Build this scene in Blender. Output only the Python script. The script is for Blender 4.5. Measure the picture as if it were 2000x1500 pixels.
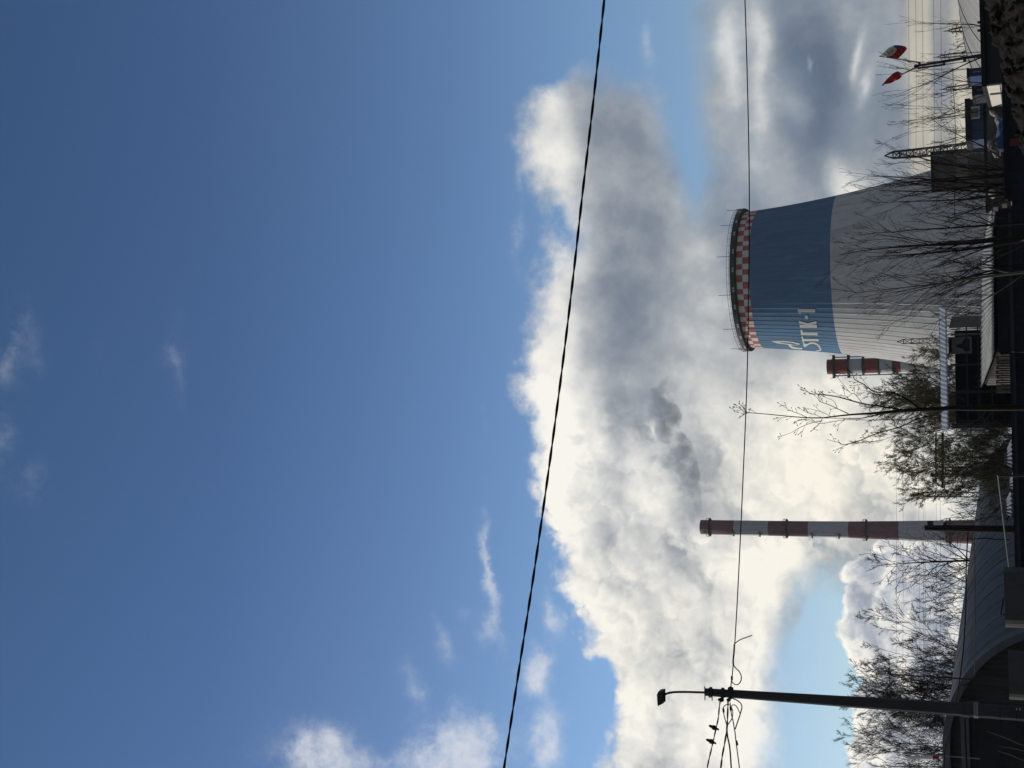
import bpy, bmesh, math, random
from mathutils import Vector, Matrix, noise as mnoise
for _o in list(bpy.data.objects): bpy.data.objects.remove(_o, do_unlink=True)
S = bpy.context.scene
COL = S.collection
R = math.radians
# ------------------------------------------------------------------ camera
# the phone was held on its side: the camera is rolled a quarter turn, so the world's "down" is the picture's right
FPX = 2450.0                     # focal length in pixels of the 2000 px wide photograph
PITCH = math.atan((1985-1000)/FPX)
ROLL = 0.027
EYE = Vector((0, 0, 1.7))
_f = Vector((0, math.cos(PITCH), math.sin(PITCH)))
_u = Vector((0, -math.sin(PITCH), math.cos(PITCH)))
_r = Vector((1, 0, 0))
RT = _r*math.cos(ROLL) - _u*math.sin(ROLL)
UP = _u*math.cos(ROLL) + _r*math.sin(ROLL)
cam_d = bpy.data.cameras.new("camera")
cam = bpy.data.objects.new("camera", cam_d); COL.objects.link(cam)
m = Matrix.Identity(4)
for i in range(3):
    m[i][0] = -UP[i]; m[i][1] = RT[i]; m[i][2] = -_f[i]; m[i][3] = EYE[i]
cam.matrix_world = m
cam_d.sensor_width = 36.0
cam_d.lens = FPX/2000*36
cam_d.clip_start = 0.1; cam_d.clip_end = 20000
S.camera = cam
S.render.resolution_x = 1024; S.render.resolution_y = 768
S.view_settings.view_transform = 'Standard'
S.view_settings.look = 'None'
S.view_settings.gamma = 1.0
S.view_settings.exposure = 0.0
def ray(x, y):
    "world direction through a pixel of the 2000x1500 photograph"
    return (_f + RT*((750-y)/FPX) - UP*((x-1000)/FPX))
def at(x, y, Y):
    "world point at depth Y (metres ahead) seen at that pixel"
    d = ray(x, y)
    return EYE + d*(Y/d.y)
# ------------------------------------------------------------------ sun and sky
SUN_AZ, SUN_EL = -62.0, 30.0     # degrees: left of the view, fairly low
sd = Vector((math.sin(R(SUN_AZ))*math.cos(R(SUN_EL)), math.cos(R(SUN_AZ))*math.cos(R(SUN_EL)), math.sin(R(SUN_EL))))
sun_l = bpy.data.lights.new("sun", 'SUN'); sun_l.energy = 4.2; sun_l.angle = R(0.6); sun_l.color = (1.0, 0.93, 0.82)
sun = bpy.data.objects.new("sun", sun_l); COL.objects.link(sun)
sun.rotation_euler = sd.to_track_quat('Z', 'Y').to_euler(); sun.location = (-60, 30, 60)

world = bpy.data.worlds.new("World"); S.world = world; world.use_nodes = True
NT = world.node_tree; NT.nodes.clear()
def nd(t, **k):
    n = NT.nodes.new(t)
    for a, b in k.items(): setattr(n, a, b)
    return n
def put(sock, v):
    if hasattr(v, 'is_output') or isinstance(v, bpy.types.NodeSocket): NT.links.new(v, sock)
    else: sock.default_value = v
def M(op, a, b=None, c=None, clamp=False):
    n = nd('ShaderNodeMath', operation=op, use_clamp=clamp); put(n.inputs[0], a)
    if b is not None: put(n.inputs[1], b)
    if c is not None: put(n.inputs[2], c)
    return n.outputs[0]
def VM(op, a, b=None, sc=None):
    n = nd('ShaderNodeVectorMath', operation=op); put(n.inputs[0], a)
    if b is not None: put(n.inputs[1], b)
    if sc is not None: put(n.inputs['Scale'], sc)
    return n.outputs['Value'] if op in ('LENGTH', 'DOT_PRODUCT') else n.outputs[0]
def sstep(v, a, b):
    n = nd('ShaderNodeMapRange', interpolation_type='SMOOTHSTEP'); put(n.inputs[0], v); put(n.inputs[1], a); put(n.inputs[2], b)
    return n.outputs[0]
def mixc(f, a, b):
    n = nd('ShaderNodeMix', data_type='RGBA'); put(n.inputs[0], f); put(n.inputs[6], a); put(n.inputs[7], b); return n.outputs[2]
def noise(vec, scale, detail=6, rough=0.55, dist=0.0, col=False):
    n = nd('ShaderNodeTexNoise'); put(n.inputs['Vector'], vec); put(n.inputs['Scale'], scale); put(n.inputs['Detail'], detail)
    put(n.inputs['Roughness'], rough); put(n.inputs['Distortion'], dist)
    return n.outputs[1] if col else n.outputs[0]
def azel(x, y):
    d = ray(x, y).normalized()
    return math.degrees(math.atan2(d.x, d.y)), math.degrees(math.asin(d.z))
def s2l(c):
    c /= 255.0
    return c/12.92 if c <= 0.04045 else ((c+0.055)/1.055)**2.4
def rgb(r, g, b, a=1): return (s2l(r), s2l(g), s2l(b), a)

def begin(tree, world_tree=False):
    "start a node tree: from here on the helpers add to it"
    global NT, DIR, AZ, EL, P0, sky, dsep
    NT = tree; NT.nodes.clear()
    src = nd('ShaderNodeTexCoord').outputs['Generated'] if world_tree else nd('ShaderNodeNewGeometry').outputs['Position']
    DIR = VM('NORMALIZE', src)
    dsep = nd('ShaderNodeSeparateXYZ'); put(dsep.inputs[0], DIR)
    AZ = M('MULTIPLY', M('ARCTAN2', dsep.outputs[0], dsep.outputs[1]), 57.29578)
    EL = M('MULTIPLY', M('ARCSINE', dsep.outputs[2]), 57.29578)
    cmb = nd('ShaderNodeCombineXYZ'); put(cmb.inputs[0], AZ); put(cmb.inputs[1], EL)
    P0 = cmb.outputs[0]
    sky = nd('ShaderNodeTexSky', sky_type='NISHITA'); put(sky.inputs[0], DIR)
    sky.sun_disc = False; sky.sun_elevation = R(SUN_EL); sky.sun_rotation = R(SUN_AZ)
    sky.altitude = 0; sky.air_density = 1.0; sky.dust_density = 0.3; sky.ozone_density = 2.5
SKY_STRENGTH = 0.062
def warp(p, scale, amp, detail=4, rough=0.55, off=0.0, stretch=None):
    v = VM('ADD', DIR, (off, off*0.7, off*1.3)) if off else DIR
    if stretch: v = VM('MULTIPLY', v, stretch)
    w = VM('SUBTRACT', noise(v, scale, detail, rough, col=True), (0.5, 0.5, 0.5))
    return VM('ADD', p, VM('MULTIPLY', w, (amp*2, amp*2, 0)))
TILE = None
def near(b):
    x, y, rx, ry = b[:4]
    if TILE is None: return True
    az, el = azel(x, y); k = math.degrees(1/FPX); r = 2.6*max(rx, ry)*k+1.7
    r2 = r/math.cos(R(el))
    return TILE[0]-r2 < az < TILE[1]+r2 and TILE[2]-r < el < TILE[3]+r
def blobs(p, lst, base=0.0):
    "sum of soft patches; each one (x, y, rx, ry, tilt, amount) in photo pixels, turned into azimuth/elevation"
    lst = [b for b in lst if near(b)]
    if not lst: return base
    c0 = nd('ShaderNodeSeparateXYZ'); put(c0.inputs[0], p)
    c1 = nd('ShaderNodeCombineXYZ'); put(c1.inputs[0], c0.outputs[0]); put(c1.inputs[1], c0.outputs[1]); put(c1.inputs[2], base)
    v = c1.outputs[0]            # the running sum rides along in z, so the patches are worked out one after another
    for (x, y, rx, ry, tilt, a) in lst:
        az, el = azel(x, y)
        k = math.degrees(1/FPX)*math.cos(math.atan(math.hypot(x-1000, y-750)/FPX))
        mp = nd('ShaderNodeMapping', vector_type='TEXTURE'); put(mp.inputs['Vector'], v)
        mp.inputs['Location'].default_value = (az, el, 0)
        mp.inputs['Rotation'].default_value = (0, 0, R(tilt))
        mp.inputs['Scale'].default_value = (ry*k/math.cos(R(el)), rx*k, 1e6)
        d2 = VM('DOT_PRODUCT', mp.outputs[0], mp.outputs[0])
        n = nd('ShaderNodeVectorMath', operation='MULTIPLY_ADD')
        put(n.inputs[0], M('POWER', 0.3679, d2)); n.inputs[1].default_value = (0, 0, a); put(n.inputs[2], v)
        v = n.outputs[0]
    c2 = nd('ShaderNodeSeparateXYZ'); put(c2.inputs[0], v)
    return c2.outputs[2]
def edge(az, pts):
    "curve of elevation against azimuth through photo pixels (x, y)"
    n = nd('ShaderNodeFloatCurve'); c = n.mapping.curves[0]
    ps = sorted(azel(x, y) for x, y in pts)
    ps = [((a+25)/50, e/50) for a, e in ps]
    while len(c.points) < len(ps): c.points.new(0.5, 0.5)
    for q, (a, e) in zip(c.points, ps): q.location = (a, e); q.handle_type = 'AUTO_CLAMPED'
    n.mapping.extend = 'HORIZONTAL'; n.mapping.use_clip = False; n.mapping.update()
    put(n.inputs[0], 1.0); put(n.inputs[1], M('MULTIPLY_ADD', az, 1/50, 0.5))
    return M('MULTIPLY', n.outputs[0], 50)
def ramp(f, stops):
    n = nd('ShaderNodeValToRGB'); e = n.color_ramp.elements
    while len(e) < len(stops): e.new(0.5)
    for q, (p_, c_) in zip(e, stops): q.position = p_; q.color = rgb(*c_)
    put(n.inputs[0], f); return n.outputs[0]

def blue():
    n = nd('ShaderNodeValToRGB'); e = n.color_ramp.elements
    st = [(0,(1.75,1.70,1.60)),(9,(1.80,1.76,1.68)),(18,(1.56,1.76,1.88)),(23,(1.30,1.50,1.68)),(28,(1.07,1.26,1.48)),(35,(.80,1.01,1.27)),(44,(.67,.93,1.15))]
    while len(e) < len(st): e.new(0.5)
    for q, (p_, c_) in zip(e, st): q.position = p_/60; q.color = (c_[0]/2.2, c_[1]/2.2, c_[2]/2.2, 1)
    put(n.inputs[0], M('MULTIPLY', EL, 1/60))
    return VM('MULTIPLY', VM('SCALE', sky.outputs[0], sc=SKY_STRENGTH*2.2), n.outputs[0])
# ---- patch lists, in photo pixels: (x, y, rx, ry, tilt, amount)
SHEET_TOP = [(1385,-60),(1290,0),(1180,60),(1075,130),(1038,200),(1030,280),(1040,360),(1075,420),(1085,480),(1060,560),(1058,620),(1035,700),(1033,780),(1040,850),(1052,930),(1062,1000),(1080,1080),(1110,1150),(1140,1230),(1165,1300),(1180,1380),(1190,1450),(1192,1560)]
GAPS = [(1270,-30,110,110,0,4.2),(1180,45,120,90,0,4.0),(1310,120,70,90,0,4.2),(1335,240,46,120,4,3.6),(1352,350,30,100,0,2.4),(1080,140,40,50,0,1.2),(1200,150,60,40,0,1.6),(1110,445,22,50,25,0.9),(1160,170,20,60,0,0.8),
     (1605,1160,66,100,0,2.6),(1585,1270,88,110,0,2.7),(1580,1400,98,120,0,2.8),(1585,1550,98,120,0,3.0),(1650,1230,50,120,0,1.6),(1660,1360,60,120,0,2),(1660,1490,60,120,0,2),(1572,1180,16,40,-25,-1.3),(1540,1120,20,30,0,-.6),(1190,1330,20,60,15,1.4),(1165,1410,30,60,20,1.2),(1400,1500,40,26,0,0.5),(1690,1040,40,36,0,1.0)]
SHADE = [
  (1080,300,40,110,0,.17),(1100,560,40,90,0,.15),(1095,430,30,60,0,.10),
  (1215,230,70,110,0,-.09),(1235,420,80,110,0,-.07),(1262,520,80,110,0,-.06),(1255,660,70,110,0,-.05),(1170,650,40,70,0,-.03),
  (1350,430,45,80,0,.10),(1400,600,60,140,0,.10),(1350,700,60,90,0,.06),(1400,760,60,80,0,.08),
  (1090,760,60,110,0,.28),(1130,920,100,140,0,.32),(1215,850,24,90,0,-.12),(1270,930,50,80,0,.16),(1300,980,40,50,0,.15),(1410,850,50,70,0,-.02),
  (1190,1110,120,140,0,.21),(1270,1240,100,120,20,.20),(1350,1140,90,110,0,.17),(1450,1100,80,120,0,.21),(1300,1360,110,110,0,.15),(1230,1420,60,90,0,.15),(1290,1490,40,70,20,-.10),(1395,1430,60,90,0,.34),
  (1500,830,120,140,0,.20),(1620,880,190,150,0,.30),(1720,950,110,100,0,.14),(1560,1010,90,90,0,.22),(1830,930,80,150,0,.14),(1640,740,120,60,0,.18),
  (1545,1105,60,60,0,.24),(1470,1180,60,120,0,.22),(1470,1330,50,120,0,.34),(1470,1470,50,90,0,.34),(1340,1490,50,60,0,.22),
  (1432,30,30,60,0,.25),(1440,120,18,70,6,.20),(1492,60,20,110,-4,.26),(1490,190,18,60,0,.16),(1480,260,20,60,-20,.10),
  (1590,160,110,220,0,-.08),(1735,260,50,130,0,-.06),(1560,60,45,150,0,-.14),(1620,120,40,110,0,-.24),(1600,240,45,90,0,-.16),(1555,185,24,50,30,.17),(1570,220,14,40,20,.06),(1588,112,5,14,0,.28),
  (1650,40,24,40,0,.06),(1685,130,9,50,-14,.28),(1698,175,10,34,-20,.34),(1703,62,30,50,0,.06),(1730,90,40,60,0,-.04),(1655,345,30,40,30,.24),(1690,385,40,40,0,.28),(1640,310,20,30,0,.08),(1620,330,30,60,0,-.05),(1735,250,50,90,0,-.10),
  (1780,1250,50,200,0,.26)]
WARM = [(1650,900,260,230,0,1.0),(1300,1250,200,220,0,.45),(1810,120,70,300,0,.4),(1690,360,60,70,0,.4)]
WISPS = [(958,1150,12,104,6,0.56),(955,1070,9,91,6,0.36),(945,1225,16,29,0,0.5),(868,1270,29,34,0,0.29),(858,1225,12,44,20,0.2),(795,1320,18,44,0,0.31),(818,1365,21,29,0,0.41),(880,1375,29,36,0,0.38),(905,1200,16,21,0,0.23),(640,1470,58,60,20,0.77),(600,1500,52,39,0,0.45),(590,1470,78,39,0,0.32),(780,1460,21,26,0,0.32),(720,1495,31,23,0,0.41),(900,1470,78,52,-20,1.17),(940,1420,29,44,0,0.63),(840,1500,78,34,0,0.72),(1060,1450,39,57,0,1.12),(1050,1310,34,55,0,0.9),(1068,1190,16,36,0,0.63),(1090,1215,21,31,0,0.36),(342,680,16,57,0,0.22),(335,700,23,26,0,0.12),(348,740,10,44,0,0.15),(15,690,26,78,-15,0.31),(70,700,18,44,0,0.15),(60,945,34,47,15,0.2),(5,860,18,65,0,0.25),(50,780,13,52,20,0.09),(1012,460,13,72,0,0.45),(1010,350,10,39,0,0.27),(1262,90,13,44,0,0.41),(200,680,13,31,0,0.06),(945,820,6,52,0,0.14)]
CUM_TOP = [(2300,960),(1950,1010),(1780,1035),(1710,1056),(1680,1078),(1650,1100),(1638,1140),(1640,1190),(1628,1225),(1645,1270),(1662,1310),(1668,1360),(1660,1420),(1662,1480),(1640,1560)]
CUM_SHADE = [(1645,1190,9,120,0,.16),(1652,1290,10,60,0,.16),(1688,1110,26,40,0,-.10),(1692,1170,28,60,0,-.16),(1715,1195,8,36,8,.34),(1724,1140,7,34,-24,.30),(1738,1115,10,30,0,.25),(1735,1235,10,50,-10,.22),(1678,1290,20,60,0,.22),(1700,1340,16,60,0,.16),(1716,1305,12,60,0,-.24),(1735,1350,14,60,0,-.18),(1762,1310,13,80,-6,.40),(1750,1230,10,50,0,.2),(1790,1130,20,80,0,-.02),(1800,1230,22,160,0,-.14),(1740,1410,30,60,0,-.10),(1680,1450,40,80,0,.26),(1845,1250,30,250,0,-.16),(1868,1180,9,120,0,.34)]
GREYS = [(0.0,(62,74,96)),(0.25,(92,104,126)),(0.45,(130,139,152)),(0.62,(166,171,177)),(0.8,(212,213,212)),(1.0,(249,246,238))]
def el_of(x, y=180): return azel(x, y)[1]
def puffs(vec, scale):
    n = nd('ShaderNodeTexVoronoi', feature='F1'); put(n.inputs['Vector'], vec); put(n.inputs['Scale'], scale)
    d = n.outputs['Distance']
    return M('SQRT', M('MAXIMUM', M('SUBTRACT', 1.0, M('MULTIPLY', d, d)), 0.0))      # round heads

def sky_tile(tile):
    "colour of one part of the sky; a part works out only the layers and patches that reach it"
    global TILE
    TILE = tile
    skyc = blue()
    # thin wisps and torn puffs
    if any(near(b) for b in WISPS):
        P3 = warp(P0, 16.0, 1.0, 6, 0.66, off=5.1, stretch=(1, 1, .8))
        wn = noise(VM('ADD', DIR, (1.3, 8.2, 4.4)), 42.0, 6, 0.68)
        wd = blobs(P3, WISPS)
        wis = M('MULTIPLY', sstep(M('MULTIPLY_ADD', M('SUBTRACT', wn, 0.5), 3.4, M('MULTIPLY', M('MINIMUM', wd, 0.85), 1.1)), -0.30, 1.7), M('MULTIPLY', M('MULTIPLY', wd, 1.3, clamp=True), 0.78))
        skyc = mixc(wis, skyc, rgb(226, 228, 232))
    # the great sheet: everything below its upper edge, less the blue gaps
    if tile[2] < 25:
        P1 = warp(P0, 9.0, 1.1, 5, 0.6)
        P2 = warp(warp(P0, 5.0, 1.5, 2, 0.5, off=2.3, stretch=(0.6, 0.6, 1.6)), 20.0, 0.55, 4, 0.6, off=4.4)
        n_big = noise(VM('MULTIPLY', DIR, (0.8, 0.8, 1.3)), 9.0, 3, 0.5)
        n_mid = noise(VM('ADD', DIR, (3.1, 1.7, 0.4)), 22.0, 6, 0.6)
        n_soft = noise(VM('ADD', DIR, (5.1, 0.7, 2.4)), 13.0, 5, 0.55)
        n_lit = M('SUBTRACT', n_soft, noise(VM('ADD', DIR, (5.1-.014, 0.7, 2.4+.014)), 13.0, 5, 0.55))
        sp1 = nd('ShaderNodeSeparateXYZ'); put(sp1.inputs[0], P1)
        d_top = M('SUBTRACT', edge(sp1.outputs[0], SHEET_TOP), sp1.outputs[1])
        dens = M('SUBTRACT', M('MULTIPLY_ADD', M('SUBTRACT', n_soft, 0.5), 2.4, M('MULTIPLY_ADD', M('SUBTRACT', n_mid, 0.5), 2.0, M('MINIMUM', d_top, 2.5))), blobs(P1, GAPS))
        wid = nd('ShaderNodeMapRange'); put(wid.inputs[0], AZ); wid.inputs[1].default_value = -6; wid.inputs[2].default_value = 11; wid.inputs[3].default_value = 0.5; wid.inputs[4].default_value = 2.4
        n_fine = M('SUBTRACT', noise(VM('ADD', DIR, (0.3, 6.7, 1.4)), 62.0, 4, 0.65), 0.5)
        dens = M('MULTIPLY_ADD', n_fine, 1.3, dens)
        if tile[0] < 2:                               # firmer cauliflower heads on the sunlit left half
            sw = VM('ADD', DIR, VM('SCALE', VM('SUBTRACT', noise(DIR, 38, 3, .6, col=True), (.5, .5, .5)), sc=0.04))
            sb = M('MULTIPLY_ADD', puffs(sw, 76.0), 0.5, puffs(sw, 31.0)); sw2 = VM('ADD', sw, (-0.005, 0.0, 0.007))
            sb2 = M('MULTIPLY_ADD', puffs(sw2, 76.0), 0.5, puffs(sw2, 31.0))
            lobe = sstep(AZ, 2.0, -4.0)
            dens = M('MULTIPLY_ADD', M('MULTIPLY', M('SUBTRACT', sb, 1.15), lobe), 1.1, dens)
            shape_ = M('MULTIPLY', M('MULTIPLY', M('SUBTRACT', sb, sb2), 0.36), lobe)
        else: shape_ = 0.0
        low = nd('ShaderNodeMapRange'); put(low.inputs[0], EL); low.inputs[1].default_value = 15; low.inputs[2].default_value = 11; low.inputs[3].default_value = 0; low.inputs[4].default_value = 1.1
        cov = sstep(M('DIVIDE', M('SUBTRACT', dens, 0.1), M('ADD', M('MULTIPLY_ADD', M('SUBTRACT', wid.outputs[0], M('MULTIPLY_ADD', wid.outputs[0], 0.2, 0.42)), sstep(d_top, 0.4, 2.2), M('MULTIPLY_ADD', wid.outputs[0], 0.2, 0.42)), low.outputs[0])), -1.0, 1.0)
        shade = blobs(P2, SHADE, 0.545)
        shade = M('MULTIPLY_ADD', M('SUBTRACT', n_big, 0.5), 0.16, shade)
        shade = M('MULTIPLY_ADD', M('SUBTRACT', n_soft, 0.5), 0.18, shade)
        shade = M('MULTIPLY_ADD', n_fine, 0.14, shade)
        shade = M('MULTIPLY_ADD', M('SUBTRACT', n_mid, 0.5), 0.05, shade)
        shade = M('ADD', M('MULTIPLY_ADD', n_lit, 0.5, shade), shape_)
        shade = M('MULTIPLY_ADD', M('SUBTRACT', 1.0, sstep(M('MULTIPLY_ADD', M('SUBTRACT', n_mid, 0.5), 3.0, d_top), 0.4, 2.8)), 0.20, shade)
        cl = ramp(shade, GREYS)
        if any(near(b) for b in WARM):
            cl = mixc(M('MULTIPLY', blobs(P0, WARM), 0.5, clamp=True), cl, VM('MULTIPLY', cl, (1.06, 1.0, 0.86)))
        skyc = mixc(cov, skyc, cl)
    # the cumulus heap low on the left, with cauliflower edges
    if tile[0] < azel(1750, 980)[0] and tile[2] < 8.9:
        cw = VM('ADD', DIR, VM('SCALE', VM('SUBTRACT', noise(DIR, 45, 4, .6, col=True), (.5, .5, .5)), sc=0.034))
        cw2 = VM('ADD', cw, (-0.0045, 0.0, 0.0055))
        bil = M('MULTIPLY_ADD', puffs(cw, 110.0), 0.4, puffs(cw, 44.0))
        bil2 = M('MULTIPLY_ADD', puffs(cw2, 110.0), 0.4, puffs(cw2, 44.0))
        P4 = warp(P0, 34.0, 0.3, 3, 0.55, off=7.7)
        sp4 = nd('ShaderNodeSeparateXYZ'); put(sp4.inputs[0], P4)
        cd = M('SUBTRACT', edge(sp4.outputs[0], CUM_TOP), sp4.outputs[1])
        cd = M('MULTIPLY_ADD', M('SUBTRACT', bil, 1.18), 0.9, cd)
        ccov = sstep(cd, -0.06, 0.22)
        csh = blobs(P4, CUM_SHADE, 0.58)
        csh = M('MULTIPLY_ADD', M('SUBTRACT', bil, bil2), 0.95, csh)
        csh = M('MULTIPLY_ADD', M('SUBTRACT', 1.0, sstep(cd, 0.05, 0.5)), 0.26, csh)
        csh = M('MULTIPLY_ADD', M('SUBTRACT', n_mid, 0.5), 0.25, csh)
        cu = ramp(csh, [(0.0,(128,138,156)),(0.35,(164,171,183)),(0.6,(198,201,206)),(0.8,(230,229,225)),(1.0,(254,251,241))])
        skyc = mixc(M('MULTIPLY', ccov, sstep(sp4.outputs[0], azel(1750,1000)[0], azel(1750,1085)[0])), skyc, cu)
    # layered haze bands along the horizon on the right
    if tile[1] > 4 and tile[2] < 5:
        hb = nd('ShaderNodeFloatCurve'); c = hb.mapping.curves[0]
        hp = sorted((el_of(x)/8, v) for x, v in [(1890,.58),(1876,.64),(1862,.56),(1850,.45),(1830,.43),(1818,.52),(1808,.62),(1793,.60),(1780,.60),(1770,.52),(1758,.44)])
        while len(c.points) < len(hp): c.points.new(0.5, 0.5)
        for q, (a, e) in zip(c.points, hp): q.location = (a, e); q.handle_type = 'AUTO_CLAMPED'
        hb.mapping.extend = 'HORIZONTAL'; hb.mapping.update()
        put(hb.inputs[0], 1.0); put(hb.inputs[1], M('MULTIPLY', M('ADD', EL, M('MULTIPLY_ADD', AZ, 0.006, M('MULTIPLY', M('SUBTRACT', n_mid, 0.5), 0.5))), 1/8))
        hsh = M('MULTIPLY_ADD', M('SUBTRACT', n_soft, 0.5), 0.7, M('MULTIPLY_ADD', M('SUBTRACT', n_big, 0.5), 0.8, hb.outputs[0]))
        hz = ramp(hsh, [(0.2,(95,105,122)),(0.45,(126,134,146)),(0.7,(186,181,169)),(0.9,(228,219,200))])
        hmask = M('MULTIPLY', sstep(M('MULTIPLY_ADD', M('SUBTRACT', n_soft, 0.5), 0.35, EL), el_of(1752), el_of(1786)), sstep(AZ, azel(1800,460)[0], azel(1800,330)[0]))
        skyc = mixc(hmask, skyc, hz)
    if max(abs(tile[0]), abs(tile[1])) > 20:      # to the sides the banks thin out into open blue
        skyc = mixc(M('MULTIPLY', sstep(AZ, -38, -26), sstep(AZ, 38, 26)), blue(), skyc)
    b = nd('ShaderNodeEmission'); put(b.inputs[0], skyc); b.inputs[1].default_value = 1.0
    o = nd('ShaderNodeOutputMaterial'); put(o.inputs[0], b.outputs[0])
begin(NT, True)
# all round and overhead, outside the picture: blue sky with broken white cloud
wc = sstep(noise(VM('MULTIPLY', DIR, (1, 1, 2.2)), 2.2, 4, 0.55), 0.44, 0.60)
bg = nd('ShaderNodeBackground'); put(bg.inputs[0], mixc(M('MULTIPLY', wc, sstep(dsep.outputs[1], 0.75, 0.35)), blue(), rgb(178, 176, 172)))
out = nd('ShaderNodeOutputWorld'); put(out.inputs[0], bg.outputs[0])
# the clouded part of the sky: a dome far beyond everything else, shaded piece by piece so each piece stays quick
ELC = [-2, 4, 7, 10, 13, 16, 19, 22, 25.5, 31, 38, 50]
AZC = [-40, -14, -10, -6, -2, 2, 6, 10, 14, 40]
sky_me = bpy.data.meshes.new('sky'); sky_bm = bmesh.new(); SR = 9000.0
def sky_pt(a, e): return (SR*math.sin(R(a))*math.cos(R(e)), SR*math.cos(R(a))*math.cos(R(e)), SR*math.sin(R(e)))
_vc = {}
def sky_v(a, e):
    k_ = (round(a, 3), round(e, 3))
    if k_ not in _vc: _vc[k_] = sky_bm.verts.new(sky_pt(a, e))
    return _vc[k_]
for j in range(len(ELC)-1):
    azc = AZC if ELC[j] < 30 else [-40, -10, 0, 10, 40]
    for i in range(len(azc)-1):
        mt = bpy.data.materials.new('sky_piece'); mt.use_nodes = True; mt.cycles.emission_sampling = 'NONE'
        begin(mt.node_tree); sky_tile((azc[i], azc[i+1], ELC[j], ELC[j+1]))
        sky_me.materials.append(mt); mi = len(sky_me.materials)-1
        na = 10 if abs(azc[i+1]-azc[i]) > 20 else 4 if ELC[j] < 30 else 5
        for p in range(na):
            for q in range(2):
                a0, a1 = (azc[i]+(azc[i+1]-azc[i])*(p+d)/na for d in (0, 1)); e0, e1 = (ELC[j]+(ELC[j+1]-ELC[j])*(q+d)/2 for d in (0, 1))
                f = sky_bm.faces.new([sky_v(a0, e0), sky_v(a1, e0), sky_v(a1, e1), sky_v(a0, e1)]); f.material_index = mi
sky_bm.to_mesh(sky_me); sky_bm.free()
sky_ob = bpy.data.objects.new('sky', sky_me); COL.objects.link(sky_ob); sky_ob['kind'] = 'structure'
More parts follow.
